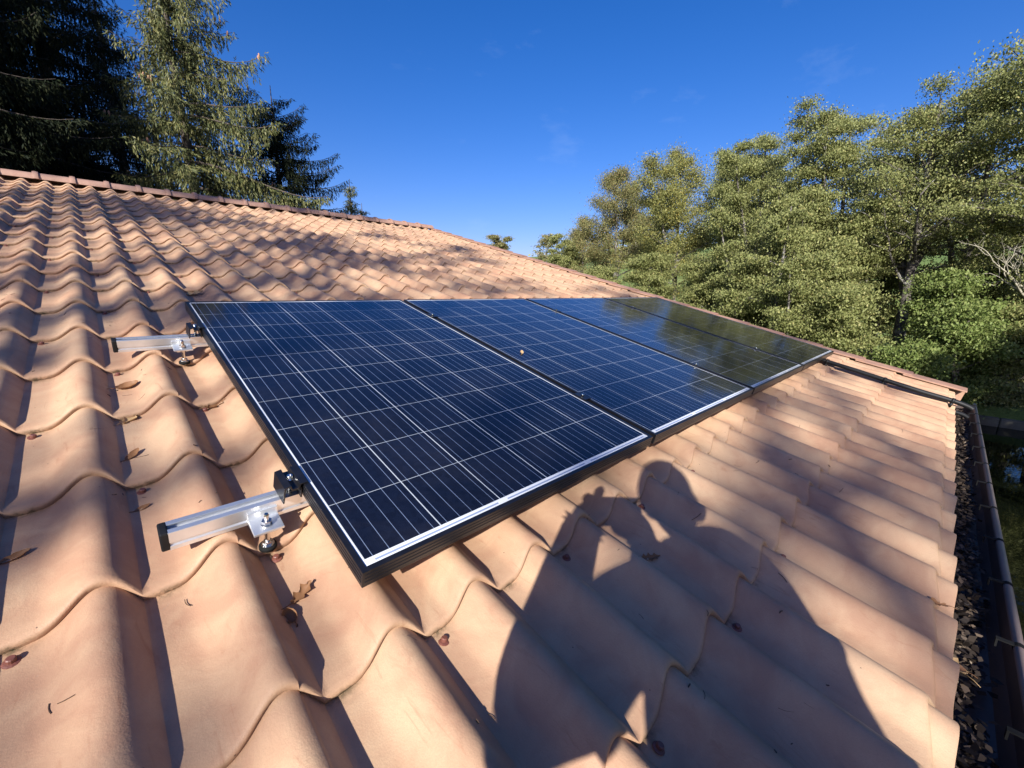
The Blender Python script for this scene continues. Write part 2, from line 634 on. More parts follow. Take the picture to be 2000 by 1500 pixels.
M_BARK = bark_material("alder_bark", (0.05, 0.042, 0.034), (0.14, 0.12, 0.10), (0.30, 0.28, 0.24))
M_BARK_DARK = bark_material("spruce_bark", (0.035, 0.027, 0.022), (0.10, 0.075, 0.058))
M_BARE = bark_material("dead_wood", (0.25, 0.22, 0.16), (0.42, 0.38, 0.29))


def ground_material():
    m, N, L, b = new_mat("meadow_ground")
    b.inputs['Roughness'].default_value = 0.95
    tc = N.new("ShaderNodeTexCoord")
    n1 = noise(N, L, tc.outputs['Object'], 0.09, 6, 0.65)
    n2 = noise(N, L, tc.outputs['Object'], 3.0, 6, 0.7)
    r = ramp(N, [(0.35, (0.07, 0.115, 0.022)), (0.5, (0.12, 0.17, 0.035)), (0.66, (0.21, 0.20, 0.07))])
    mx = mth(N, L, 'ADD', mth(N, L, 'MULTIPLY', n1.outputs[0], 0.7), mth(N, L, 'MULTIPLY', n2.outputs[0], 0.3))
    L.new(mx, r.inputs[0])
    L.new(r.outputs[0], b.inputs['Base Color'])
    bump(N, L, n2.outputs[0], 0.8, 0.15, b)
    return m


M_GROUND = ground_material()


def water_material():
    m, N, L, b = new_mat("pond_water")
    b.inputs['Base Color'].default_value = (0.003, 0.004, 0.002, 1)
    b.inputs['Roughness'].default_value = 0.03
    b.inputs['IOR'].default_value = 1.33
    tc = N.new("ShaderNodeTexCoord")
    n = noise(N, L, tc.outputs['Object'], 2.2, 3, 0.5)
    bump(N, L, n.outputs[0], 0.10, 0.03, b)
    return m


M_WATER = water_material()
rng = np.random.default_rng(7)
random.seed(7)

# ------------------------------------------------------------------ ground, pond, bank
POND = (1.6, 20.2, -8.0, -2.95)          # x0, x1, y0, y1
WATER_Z = -0.45


def ground_h(x, y):
    r = np.hypot(x - CAM.x, y - CAM.y)
    ang = np.arctan2(y, x)
    hill = 15.0 * smooth((r - 42) / 75) * smooth((1.25 - ang) / 0.9)
    hill += 26.0 * smooth((r - 130) / 260)
    roll = 0.25 * np.sin(x * 0.21 + 1) * np.sin(y * 0.17) * smooth((r - 12) / 10)
    dx = np.minimum(x - POND[0], POND[1] - x)
    dy = np.minimum(y - POND[2], POND[3] - y)
    inside = smooth((np.minimum(dx, dy) + 0.05) / 0.5)
    return (hill + roll) * (1 - inside) - 1.5 * inside


def grid_axis(lo, hi, fine_lo, fine_hi, step, coarse):
    a = list(np.arange(fine_lo, fine_hi, step))
    left, x, s = [], fine_lo, step
    while x > lo:
        s = min(s * 1.25, coarse)
        x -= s
        left.append(x)
    right, x, s = [], fine_hi, step
    right.append(x)
    while x < hi:
        s = min(s * 1.25, coarse)
        x += s
        right.append(x)
    return np.array(left[::-1] + a + right)


gx = grid_axis(-450, 700, 0.5, 22, 0.25, 18)
gy = grid_axis(-450, 700, -19, -2, 0.25, 18)
GX, GY = np.meshgrid(gx, gy)
GZ = ground_h(GX, GY)
V = np.stack([GX, GY, GZ], -1).reshape(-1, 3)
nx_, ny_ = len(gx), len(gy)
ii, jj = np.meshgrid(np.arange(nx_ - 1), np.arange(ny_ - 1))
a0 = (jj * nx_ + ii).ravel()
F = np.stack([a0, a0 + 1, a0 + nx_ + 1, a0 + nx_], -1)
g_o = np_mesh("ground", V, F, M_GROUND, smooth_sh=True)
tag(g_o, "grassy ground and meadow hillside around the house", kind='structure')

mb = MB()
mb.add([(POND[0], POND[2], WATER_Z), (POND[1] + 0.1, POND[2], WATER_Z), (POND[1] + 0.1, POND[3], WATER_Z), (POND[0], POND[3], WATER_Z)], [(0, 1, 2, 3)])
w_o = mb.build("water", M_WATER)
tag(w_o, "dark still pond beyond the gutter", kind='structure')

# low stone kerb along the far bank
mb = MB()
y = -8.2
while y < -2.9:
    ln = random.uniform(0.6, 1.1)
    x0 = POND[1] - 0.25 + random.uniform(-0.03, 0.03)
    zt = -0.20 + random.uniform(-0.03, 0.03)
    mb.box((x0, y, WATER_Z - 0.5), (x0 + 0.38, y + ln - 0.015, zt))
    y += ln
kerb = mb.build("pond_kerb", M_STONE, bevel=0.03)
tag(kerb, "low pale stone kerb along the far bank of the pond", "kerb")

# ------------------------------------------------------------------ the house: roof, caps, gutter, walls
house = empty("house", (0, 0, 0))
tag(house, "house with terracotta tile effect roof, brown ridge caps and gutter", "house")

PU, U0 = 0.1766, 0.0831       # wave period and a valley line
CV, V0 = 0.3427, -1.7354      # course length and a lip line
WH, LIP = 0.040, 0.018        # wave height, step at each lip
NB = -0.137
LIP_K = 0.65                  # a lip runs back up the slope where the wave is high
V_RIDGE, U_L, U_R = 5.30, -5.2, 4.60
V_EAVE = -2.452


# measured cross-section of one wave: flat valley, long S rise, round crest, steep far flank
W_PH = [0, .06, .14, .22, .28, .33, .38, .43, .48, .53, .58, .63, .68, .73, .78, .82, .86, .90, .94, .97, 1.0]
W_H = [0, -.02, -.02, .00, .02, .07, .17, .30, .46, .63, .79, .92, .985, 1.0, .94, .84, .70, .52, .32, .165, 0]


def wave(u):
    ph = np.mod((u - U0) / PU, 1.0)
    return WH * np.interp(ph, W_PH, W_H)


def sheet_lap(u):
    # each sheet spans six waves and its edge rides 4 mm over the next one, on the steep flank
    q = (u - (U0 - 1.165 * PU)) / (6 * PU)
    fr = np.mod(q, 1.0)
    return 0.0050 * np.clip((fr - 0.90) / 0.09, 0, 1)


def roof_n(u, v):
    """surface height of the tiles at (u, v)"""
    fr = np.mod((v - LIP_K * wave(u) - V0) / CV, 1.0)
    return NB + LIP * (1 - fr) + wave(u) + sheet_lap(u)


# samples across: dense where the wave bends
phs = np.array([0.0, .06, .14, .22, .28, .33, .38, .43, .48, .53, .58, .63, .68, .73, .78, .82, .832, .838, .86, .90, .94, .97, .993])
us = []
k = math.floor((U_L - U0) / PU)
while True:
    for p in phs:
        us.append(U0 + (k + p) * PU)
    k += 1
    if us[-1] > U_R:
        break
us = np.array([x for x in us if U_L <= x <= U_R])
rows = []          # (v, extra n, stain)
j0 = -3
j1 = int(math.floor((V_RIDGE - V0) / CV))
# starter strip at the eave
rows += [(V_EAVE + 0.03, LIP * 0.1 - 0.010, 0), (V_EAVE + 0.001, LIP * 0.1 - 0.007, 0), (V_EAVE, LIP * 0.1 - 0.002, 0), (V_EAVE + 0.003, LIP * 0.1, 0), (V0 - 2 * CV + 0.004, 0.0, 0.3)]
for j in range(-2, j1 + 1):
    vj = V0 + j * CV
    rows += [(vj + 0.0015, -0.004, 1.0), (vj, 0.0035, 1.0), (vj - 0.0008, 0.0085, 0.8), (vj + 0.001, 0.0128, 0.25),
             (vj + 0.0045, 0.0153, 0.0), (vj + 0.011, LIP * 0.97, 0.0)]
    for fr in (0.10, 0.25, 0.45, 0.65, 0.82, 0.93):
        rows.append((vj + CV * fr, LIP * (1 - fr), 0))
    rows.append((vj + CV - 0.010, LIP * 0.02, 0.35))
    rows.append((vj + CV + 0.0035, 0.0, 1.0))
rows = [r for r in rows if r[0] <= V_RIDGE]
vs_ = np.array([r[0] for r in rows])
ex_ = np.array([r[1] for r in rows])
st_ = np.array([r[2] for r in rows])
UU, VV = np.meshgrid(us, vs_)
# hand-made unevenness of the sheet
wob = 0.0012 * np.sin(UU * 9.1 + 3 * np.sin(VV * 2.3)) + 0.0010 * np.sin(VV * 13.7 + UU * 4.0)
NN = NB + ex_[:, None] + wave(UU) + sheet_lap(UU) + wob
phase = np.mod((UU - U0) / PU, 1.0)
lipshift = 0.004 * np.sin(phase * 2 * np.pi) * 0
VVs = np.minimum(VV + LIP_K * wave(UU) * np.clip((VV - V_EAVE) / 0.03, 0.35, 1.0), V_RIDGE)
X = UU
Y = VVs * CT - NN * ST
Z = Z0 + VVs * ST + NN * CT
V = np.stack([X, Y, Z], -1).reshape(-1, 3)
nu, nv = len(us), len(vs_)
ii, jj = np.meshgrid(np.arange(nu - 1), np.arange(nv - 1))
a0 = (jj * nu + ii).ravel()
F = np.stack([a0, a0 + 1, a0 + nu + 1, a0 + nu], -1)
roof = np_mesh("roof", V, F, M_TILE, house, smooth_sh=True)
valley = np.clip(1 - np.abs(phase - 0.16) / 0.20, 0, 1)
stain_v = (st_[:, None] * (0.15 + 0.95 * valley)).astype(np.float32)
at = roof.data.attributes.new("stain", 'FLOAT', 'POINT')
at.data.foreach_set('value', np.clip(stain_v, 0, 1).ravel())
# sharp bends stay crisp: kink lines and lap edges
me = roof.data
me.set_sharp_from_angle(angle=math.radians(48))

# far slope of the same roof, plain wave sheet
Y_RIDGE = V_RIDGE * CT
Z_RIDGE = Z0 + V_RIDGE * ST
L_BACK = 4.2
us_b = np.arange(U_L, U_R, PU / 6)
vb = np.linspace(0, L_BACK, 13)
UB, VB = np.meshgrid(us_b, vb)
nb = NB + wave(UB)
V = np.stack([UB, Y_RIDGE + VB * CT + nb * ST, Z_RIDGE - VB * ST + nb * CT], -1).reshape(-1, 3)
nu, nv = len(us_b), len(vb)
ii, jj = np.meshgrid(np.arange(nu - 1), np.arange(nv - 1))
a0 = (jj * nu + ii).ravel()
F = np.stack([a0, a0 + nu, a0 + nu + 1, a0 + 1], -1)
back = np_mesh("back_roof", V, F, M_TILE, house, smooth_sh=True)

# walls and gable ends under the roof
mb = MB()
yf, yb = -1.95, Y_RIDGE + L_BACK * CT - 0.35
zf = (Z0 + (yf / CT) * ST) - 0.24
zb = Z_RIDGE - L_BACK * ST + 0.09 - 0.24
zr = Z_RIDGE - 0.24
mb.prism([(yf, -0.3), (yb, -0.3), (yb, zb), (Y_RIDGE, zr), (yf, zf)], U_L + 0.3, U_R - 0.12)
mb.build("wall", M_WALL, house)
mb = MB()
mb.box((U_L, -2.30, 2.70), (U_R - 0.02, -2.275, 2.86))
mb.build("fascia", M_WOOD, house)
mb = MB()
mb.box((U_L, -2.272, 2.70), (U_R - 0.14, yf - 0.003, 2.715))
mb.build("soffit", M_WOOD, house)

# ridge caps: overlapping half rounds with a collar
RC = V_RIDGE


def ridge_piece():
    mb = MB()
    R = 0.088
    segs = 10
    L_, lap = 0.33, 0.045
    prof = [(0.0, R + 0.017), (lap * 0.5, R + 0.021), (lap, R + 0.016), (lap + 0.004, R + 0.001), (L_, R)]
    vs, fs = [], []
    for x, r in prof:
        for k in range(segs + 1):
            a = math.pi * (k / segs) * 1.02 - 0.03
            vs.append((x, -math.cos(a) * r * 1.2, math.sin(a) * r * 0.86))
    for x, r in reversed(prof):
        for k in range(segs + 1):
            a = math.pi * (k / segs) * 1.02 - 0.03
            vs.append((x, -math.cos(a) * (r - 0.012) * 1.2, math.sin(a) * (r - 0.012) * 0.86))
    n = segs + 1
    rows_ = len(prof) * 2
    for i in range(rows_):
        i2 = (i + 1) % rows_
        for k in range(segs):
            fs.append((i * n + k, i * n + k + 1, i2 * n + k + 1, i2 * n + k))
    for k in (0, segs):
        fs.append(tuple(i * n + k for i in range(rows_)))
    mb.add(vs, fs)
    return mb


r0 = ridge_piece().build("ridge_cap", M_CAP, house, True, local=True)
r0.data.set_sharp_from_angle(angle=math.radians(35))
base = Vector((0, Y_RIDGE + 0.03, Z_RIDGE - 0.096))
x = U_L
first = True
while x < U_R - 0.25:
    o = r0 if first else r0.copy()
    if not first:
        COL.objects.link(o)
        o.parent = house
    first = False
    o.location = base + Vector((x, random.uniform(-0.004, 0.004), random.uniform(-0.003, 0.003)))
    x += 0.288

# verge caps down the gable edge: angled pieces, each riding over the one below
mb = MB()
VL = 0.40
mb.prism([(0.0, -0.012), (0.0, 0.0), (0.118, 0.010), (0.130, 0.004), (0.130, -0.15), (0.118, -0.15), (0.118, -0.004)], 0, VL, 'y')
v0_ = mb.build("verge_cap", M_VERGE, house, bevel=0.003, local=True)
v = -2.505
first = True
while v < V_RIDGE - 0.2:
    o = v0_ if first else v0_.copy()
    if not first:
        COL.objects.link(o)
        o.parent = house
    first = False
    p = RW(4.575, v, -0.075)
    o.location = p
    o.rotation_euler = (TH - 0.035, 0, random.uniform(-0.006, 0.006))
    v += 0.3427

# gutter with brackets
GX0, GX1 = -5.3, 4.72
out = [(-2.312, 2.885), (-2.318, 2.80), (-2.338, 2.772), (-2.385, 2.762), (-2.425, 2.772), (-2.448, 2.80), (-2.455, 2.855)]
inn = [(-2.451, 2.855), (-2.444, 2.802), (-2.423, 2.776), (-2.385, 2.766), (-2.340, 2.776), (-2.322, 2.802), (-2.316, 2.885)]
mb = MB()
mb.prism(out + inn, GX0, GX1)
mb.prism([(-2.314, 2.87), (-2.32, 2.80), (-2.34, 2.774), (-2.385, 2.764), (-2.425, 2.774), (-2.446, 2.80), (-2.453, 2.85)], GX1, GX1 + 0.004)
gut = mb.build("gutter", M_GUTTER, house)
mb = MB()
mb.tube([(GX0, -2.460, 2.857), (GX1 + 0.01, -2.460, 2.857)], 0.0105, 14)
mb.build("gutter_rim", M_RIM, gut, True)


def bracket_mesh(x):
    mb = MB()
    mb.tube([(x - 0.008, -2.460, 2.857), (x + 0.008, -2.460, 2.857)], 0.0118, 14)
    mb.box((x - 0.007, -2.452, 2.862), (x + 0.007, -2.420, 2.865))
    mb.box((x - 0.006, -2.424, 2.842), (x + 0.006, -2.420, 2.8618))
    return mb


b0 = bracket_mesh(0.0).build("gutter_bracket", M_RUBBER, gut)
first = True
x = 1.29 - 0.334 * 15
while x < 4.7:
    o = b0 if first else b0.copy()
    if not first:
        COL.objects.link(o)
        o.parent = gut
        o.matrix_parent_inverse = b0.matrix_parent_inverse.copy()
    first = False
    o.location = (x, 0, 0)
    x += 0.334

# roof screws with washers: one in every second valley below each lip, staggered
mb = MB()
mb.lathe([(0.0105, 0), (0.0105, 0.0012), (0.0085, 0.0022), (0.0060, 0.0030), (0.0060, 0.0085), (0.0048, 0.0098)], sides=12)
s0 = mb.build("roof_screw", M_SCREW, None)
spots = []
for j in range(-2, j1 + 1):
    for k in range(-30, 27):
        if (k + j) % 2 == 0:
            u = U0 + k * PU + 0.026
            v = V0 + j * CV - 0.0225
            if U_L + 0.1 < u < U_R - 0.05 and V_EAVE + 0.02 < v < V_RIDGE - 0.1 and not (-0.02 < u < 4.05 and -1.66 < v < 0.01):
                p = RW(u, v, -0.12)
                d = p - CAM
                zc = d.dot(C_FWD)
                if zc > 0.05:
                    sx, sy = d.dot(C_RIGHT) / zc * FPX, d.dot(C_DOWN) / zc * FPX
                    vis = abs(sx) < 1000 and abs(sy) < 750
                else:
                    vis = False
                spots.append((0 if vis else 1, d.length, u, v))
spots.sort()
me_s = s0.data
rest = MB()
rot_roof = Matrix.Rotation(TH, 4, 'X')
for i, (vis, dl, u, v) in enumerate(spots):
    p = RW(u, v, float(roof_n(np.array(u), np.array(v))) - 0.0005)
    if i < 100:
        o = s0 if i == 0 else s0.copy()
        if i:
            COL.objects.link(o)
        o.parent = roof
        o.location = p
        o.rotation_euler = (TH + random.uniform(-0.12, 0.12), random.uniform(-0.12, 0.12), random.uniform(0, 1))
    else:
        vs = [(Matrix.Translation(p) @ rot_roof) @ q.co for q in me_s.vertices]
        rest.add(vs, [tuple(f.vertices) for f in me_s.polygons])
rs = rest.build("roof_screws_far", M_SCREW, roof)
rs.name = "roof_screw_rows"
tag(rs, kind='stuff')

# ------------------------------------------------------------------ solar panels
GAP = 0.022


def make_panel():
    root = empty("solar_panel", RW(0, 0, 0), (TH, 0, 0))
    mb = MB()
    lip = 0.011
    for (x0, y0, x1, y1) in ((0, -PH, lip, 0), (PW - lip, -PH, PW, 0)):
        mb.box((x0, y0, -PT), (x1, y1, 0))
    for (x0, y0, x1, y1) in ((lip, -lip, PW - lip, 0), (lip, -PH, PW - lip, -PH + lip)):
        mb.box((x0, y0, -PT), (x1, y1, 0))
    for z in (-0.009, -0.017, -0.025):          # shallow ribs along the outer faces
        mb.box((0.004, -PH - 0.0009, z - 0.0022), (PW - 0.004, -PH + 0.002, z + 0.0022))
        mb.box((-0.0009, -PH + 0.004, z - 0.0022), (0.002, -0.004, z + 0.0022))
    mb.build("frame", M_BLACK, root, bevel=0.0009, local=True)
    mb = MB()
    mb.box((lip, -PH + lip, -0.0065), (PW - lip, -lip, -0.0022))
    mb.build("laminate", M_CELL, root, local=True)
    mb = MB()
    mb.box((lip, -PH + lip, -0.0085), (PW - lip, -lip, -0.0068))
    mb.build("backsheet", M_BACKSHEET, root, local=True)
    mb = MB()
    mb.box((PW / 2 - 0.06, -0.20, -0.028), (PW / 2 + 0.06, -0.09, -0.0088))
    mb.build("junction_box", M_PLASTIC, root, bevel=0.003, local=True)
    return root


p0 = make_panel()
plabels = ["nearest black framed solar panel, its left edge open with clamps on two rail ends",
           "second solar panel from the left, a small tan leaf lying on its glass",
           "third solar panel from the left, half sky and half trees mirrored in its glass",
           "farthest solar panel beside the gable edge, dark with mirrored trees"]
for i in range(4):
    p = p0 if i == 0 else copy_tree(p0)
    p.location = RW(i * (PW + GAP), 0, 0)
    tag(p, plabels[i], "solar panel", "row of four solar panels on the roof")

# ------------------------------------------------------------------ mounting rails
RAIL_PROF = [(-0.0175, -0.040), (0.0175, -0.040), (0.0175, -0.031), (0.0145, -0.0295), (0.0145, -0.0245), (0.0175, -0.023),
             (0.0175, 0.0), (0.0062, 0.0), (0.0062, -0.003), (0.0105, -0.0045), (0.0105, -0.0125), (-0.0105, -0.0125),
             (-0.0105, -0.0045), (-0.0062, -0.003), (-0.0062, 0.0), (-0.0175, 0.0), (-0.0175, -0.023), (-0.0145, -0.0245),
             (-0.0145, -0.0295), (-0.0175, -0.031)]
RT = -PT - 0.0015              # top of the rails


def hexnut(mb, c, r, h):
    x, y, z = c
    mb.add([(x + r * math.cos(math.pi / 3 * k), y + r * math.sin(math.pi / 3 * k), z + s) for s in (0, h) for k in range(6)],
           [tuple(range(5, -1, -1)), tuple(range(6, 12))] + [(k, (k + 1) % 6, 6 + (k + 1) % 6, 6 + k) for k in range(6)])


def make_rail(v, u_start, brackets):
    root = empty("mounting_rail", RW(u_start, v, RT), (TH, 0, 0))
    L_ = 4.055 - u_start
    mb = MB()
    mb.prism(RAIL_PROF, 0.008, L_)
    mb.build("rail", M_ALU, root, bevel=0.0006, local=True)
    mb = MB()
    mb.prism([(-0.0150, -0.041), (0.0150, -0.041), (0.0182, -0.036), (0.0182, 0.0010), (-0.0182, 0.0010), (-0.0182, -0.036)], -0.004, 0.0095)
    mb.build("end_cap", M_PLASTIC, root, bevel=0.003, local=True)
    # end clamp gripping the first panel's frame
    xc = 0 - u_start            # panel edge in rail coordinates
    mb = MB()
    zt = -RT
    y0, y1 = -0.036, 0.030
    cl = [(-0.041, 0.001), (-0.038, 0.001), (-0.0345, zt - 0.002), (-0.027, zt + 0.0005), (-0.024, zt - 0.009), (-0.009, zt - 0.009), (-0.005, zt + 0.001),
          (0.008, zt + 0.001), (0.008, zt + 0.0042), (-0.0075, zt + 0.0042), (-0.0115, zt - 0.0055), (-0.0215, zt - 0.0055), (-0.0245, zt + 0.0038),
          (-0.0375, zt + 0.0015)]
    mb.prism([(xc + a, b) for a, b in cl], y0, y1, 'y')
    mb.box((xc - 0.006, y0 + 0.004, 0.0012), (xc - 0.0025, y1 - 0.004, zt - 0.009))
    ec = mb.build("end_clamp", M_BLACK, root, bevel=0.0006, local=True)
    mb = MB()
    bx, by, bz = xc - 0.0165, 0.0, zt - 0.0055
    mb.lathe([(0.0068, 0), (0.0068, 0.0012), (0.0062, 0.0013), (0.0062, 0.0095), (0.0054, 0.0105), (0.0032, 0.0105), (0.0032, 0.006), (0.0005, 0.006)], (bx, by, bz), 16)
    mb.tube([(bx, by, bz), (bx, by, -0.004)], 0.0038, 10)
    mb.build("clamp_bolt", M_STEEL, ec, True, local=True)
    # mid clamps between the panels, end clamp at the far edge
    for k in (1, 2, 3):
        xm = k * (PW + GAP) - GAP / 2 - u_start
        mb = MB()
        mb.box((xm - 0.019, -0.028, zt + 0.0005), (xm + 0.019, 0.028, zt + 0.0038))
        mb.box((xm - 0.006, -0.024, 0.001), (xm + 0.006, 0.024, zt + 0.0004))
        mc = mb.build("mid_clamp", M_BLACK, root, bevel=0.0008, local=True)
        mb = MB()
        mb.lathe([(0.0064, 0), (0.0064, 0.0065), (0.0056, 0.0075), (0.003, 0.0075), (0.003, 0.004), (0.0005, 0.004)], (xm, 0, zt + 0.0039), 14)
        mb.build("clamp_bolt", M_STEEL, mc, True, local=True)
    # angle feet on stud screws that go down into the tiles
    for ub in brackets:
        xb = ub - u_start
        mb = MB()
        zf = -0.0335           # underside of the foot
        mb.prism([(-0.0178, -0.0105), (-0.0218, -0.0105), (-0.0225, zf + 0.0075), (-0.066, zf + 0.0055), (-0.066, zf), (-0.0178, zf)], xb - 0.027, xb + 0.027)
        ft = mb.build("angle_foot", M_ALU, root, bevel=0.0008, local=True)
        yb_ = -0.046
        vb_ = v + yb_
        zsurf = float(roof_n(np.array(ub), np.array(vb_))) - RT
        mb = MB()
        zp = zf + 0.0065
        mb.tube([(xb, yb_, zsurf - 0.01), (xb, yb_, zp + 0.0235)], 0.0048, 12)
        mb.lathe([(0.0048, 0), (0.0035, 0.003)], (xb, yb_, zp + 0.0235), 12)
        hexnut(mb, (xb, yb_, zp + 0.0018), 0.0092, 0.0085)
        mb.lathe([(0.0105, 0), (0.0105, 0.0017)], (xb, yb_, zp), 18)
        hexnut(mb, (xb, yb_, zf - 0.0092), 0.0085, 0.0082)
        hexnut(mb, (xb, yb_, zsurf + 0.0065), 0.0090, 0.0075)
        mb.lathe([(0.0125, 0), (0.0125, 0.0018)], (xb, yb_, zsurf + 0.0046), 18)
        mb.build("stud_screw", M_STEEL, ft, local=True)
        mb = MB()
        mb.lathe([(0.0165, -0.004), (0.0165, 0.0025), (0.0145, 0.0045)], (xb, yb_, zsurf), 20)
        mb.build("rubber_seal", M_RUBBER, ft, True, local=True)
    return root


rl = make_rail(-1.341, -0.232, [-0.075, 0.985, 2.045, 3.1])
tag(rl, "aluminium mounting rail nearest the camera with its end by the lower left of the panel", "rail", "mounting rails under the panels")
ru = make_rail(-0.318, -0.240, [-0.064, 0.995, 2.055, 3.12])
tag(ru, "farther aluminium mounting rail with its end by the upper left of the panel", "rail", "mounting rails under the panels")

# ------------------------------------------------------------------ black cable conduit
mb = MB()
path = [(3.875, -1.30, -0.066), (3.868, -1.60, -0.069), (3.852, -1.85, -0.066), (3.848, -2.04, -0.066), (3.862, -2.25, -0.068), (3.884, -2.42, -0.066),
        (3.895, -2.490, -0.072), (3.899, -2.522, -0.082)]


def catmull(pts, n=8):
    pts = [Vector(p) for p in pts]
    out_ = []
    for i in range(len(pts) - 1):
        p0, p1, p2, p3 = pts[max(i - 1, 0)], pts[i], pts[i + 1], pts[min(i + 2, len(pts) - 1)]
        for k in range(n):
            t = k / n
            out_.append(0.5 * ((2 * p1) + (p2 - p0) * t + (2 * p0 - 5 * p1 + 4 * p2 - p3) * t * t + (3 * p1 - p0 - 3 * p2 + p3) * t ** 3))
    out_.append(pts[-1])
    return out_


cp = catmull(path, 10)
conduit = empty("cable_conduit", RW(3.87, -1.5, -0.08))
tag(conduit, "black plastic cable conduit running down the tiles from the farthest panel to the gutter", "conduit")
mb.tube([RW(*p) for p in cp], 0.0165, 12)
mb.build("tube", M_PLASTIC, conduit, True)
mb = MB()
path2 = [(3.80, -2.38, -0.125), (3.815, -2.44, -0.122), (3.835, -2.49, -0.124), (3.845, -2.520, -0.135)]
mb.tube([RW(*p) for p in catmull(path2, 8)], 0.013, 10)
mb.build("inner_tube", M_PLASTIC, conduit, True)
for (u, v, n) in ((3.866, -1.66, -0.069), (3.848, -2.035, -0.066), (3.884, -2.415, -0.066)):
    mb = MB()
    mb.tube([RW(u, v - 0.009, n), RW(u, v + 0.009, n)], 0.0205, 14)
    mb.box((-0.012, -0.008, -0.045), (0.012, 0.008, -0.012), Matrix.Translation(RW(u, v, n)) @ rot_roof)
    mb.build("clip", M_PLASTIC, conduit, True)


# ------------------------------------------------------------------ dry leaves on the roof
def leaf_mesh(length, width, lobes, curl, fold, seed):
    r = random.Random(seed)
    nl, nw = 13, 7
    V_, F_ = [], []
    for i in range(nl):
        t = i / (nl - 1)
        w = width * 0.5 * (math.sin(math.pi * min(1, t * 0.93 + 0.06)) ** 0.7)
        if lobes:
            w *= 0.68 + 0.34 * math.cos(t * lobes * 2 * math.pi)
        ang = curl * (t - 0.35)
        cxz = (math.sin(ang) / max(abs(curl), 1e-3) * length if curl else (t - 0.35) * length)
        cz = (1 - math.cos(ang)) / max(abs(curl), 1e-3) * length if curl else 0
        for k in range(nw):
            s = k / (nw - 1) * 2 - 1
            a = fold * s
            V_.append((cxz + r.uniform(-1, 1) * length * 0.012, math.sin(a) / max(fold, 1e-3) * w + r.uniform(-1, 1) * width * 0.012,
                       cz + (1 - math.cos(a)) / max(fold, 1e-3) * w + r.uniform(-1, 1) * length * 0.02))
    for i in range(nl - 1):
        for k in range(nw - 1):
            F_.append((i * nw + k, i * nw + k + 1, (i + 1) * nw + k + 1, (i + 1) * nw + k))
    mb = MB()
    mb.add(V_, F_)
    zmin = min(p[2] for p in V_)
    mb.tube([(V_[3][0], V_[3][1], V_[3][2]), (V_[3][0] - length * 0.18, 0.002, V_[3][2] + 0.002), (V_[3][0] - length * 0.34, 0.006, V_[3][2] + 0.001)], [0.0011, 0.0009, 0.0008], 5)
    mb.v = [(p[0], p[1], p[2] - zmin) for p in mb.v]
    return mb


def put_leaf(u, v, n, length, width, lobes, curl, fold, rz, label, mat=M_DRY, seed=0, tilt=(0, 0), group=None):
    o = leaf_mesh(length, width, lobes, curl, fold, seed).build("dry_leaf", mat, None, True)
    if n is None:
        n = float(roof_n(np.array(u), np.array(v))) + 0.001
    o.location = RW(u, v, n)
    o.rotation_euler = (Matrix.Rotation(TH, 3, 'X') @ Matrix.Rotation(rz, 3, 'Z') @ Matrix.Rotation(tilt[0], 3, 'X') @ Matrix.Rotation(tilt[1], 3, 'Y')).to_euler()
    tag(o, label, "leaf", group)
    return o


G_L = "dry leaves lying on the roof tiles"
put_leaf(-0.064, -1.535, None, 0.052, 0.036, 3, 1.3, 1.2, 0.5, "curled brown oak leaf below the near rail foot, larger of the two", seed=1, group=G_L)
put_leaf(-0.090, -1.573, None, 0.034, 0.030, 0, 1.9, 1.3, 1.9, "small crumpled brown leaf below the larger curled oak leaf by the rail foot", seed=2, group=G_L)
put_leaf(0.630, -1.878, None, 0.060, 0.030, 4, 0.7, 1.0, -0.5, "lobed oak leaf half lit inside the photographer's shadow", seed=3, group=G_L)
put_leaf(-0.045, -0.716, None, 0.065, 0.045, 3, 1.2, 1.1, 0.4, "brown leaf close to the left edge of the nearest panel", seed=4, group=G_L)
put_leaf(-0.235, -0.514, None, 0.062, 0.042, 0, 1.4, 1.1, 0.2, "pale brown leaf left of the panel, upper one of a pair", seed=5, group=G_L)
put_leaf(-0.243, -0.722, None, 0.060, 0.046, 2, 1.1, 1.2, 0.8, "beige leaf left of the panel, under a tile lip, lower one of a pair", mat=M_TAN, seed=6, group=G_L)
put_leaf(-0.252, -0.930, None, 0.045, 0.020, 0, 1.0, 0.9, 0.9, "thin dark leaf halfway between the two rail ends", seed=7, group=G_L)
put_leaf(-0.253, -1.139, None, 0.030, 0.014, 0, 0.6, 0.8, 0.4, "tiny reddish leaf just above the near rail end", seed=8, group=G_L)
put_leaf(-0.432, -1.190, None, 0.042, 0.020, 0, 0.9, 1.2, 0.3, "folded grey brown leaf at the far left edge of the picture", seed=9, group=G_L)
put_leaf(0.100, 0.58, None, 0.10, 0.07, 3, 1.2, 1.0, 0.3, "crumpled leaf in the valley above the nearest panel's corner", mat=M_TAN, seed=10, group=G_L)
put_leaf(0.97, 0.48, None, 0.075, 0.06, 2, 1.5, 1.2, 1.2, "brown leaf on the tiles above the join of the two nearest panels", seed=11, group=G_L)
put_leaf(2.07, -1.872, None, 0.055, 0.022, 0, 0.7, 0.9, 0.2, "reddish leaf on the tiles below the middle panels", seed=12, group=G_L)
put_leaf(1.105, -0.905, -0.0010, 0.036, 0.020, 0, 1.1, 1.1, 0.9, "small tan leaf on the glass of the second panel", mat=M_TAN, seed=13)
put_leaf(1.17, -2.415, None, 0.055, 0.030, 2, 0.8, 1.1, 2.2, "dark brown leaf caught on the tile lip at the eave", seed=14, group=G_L)
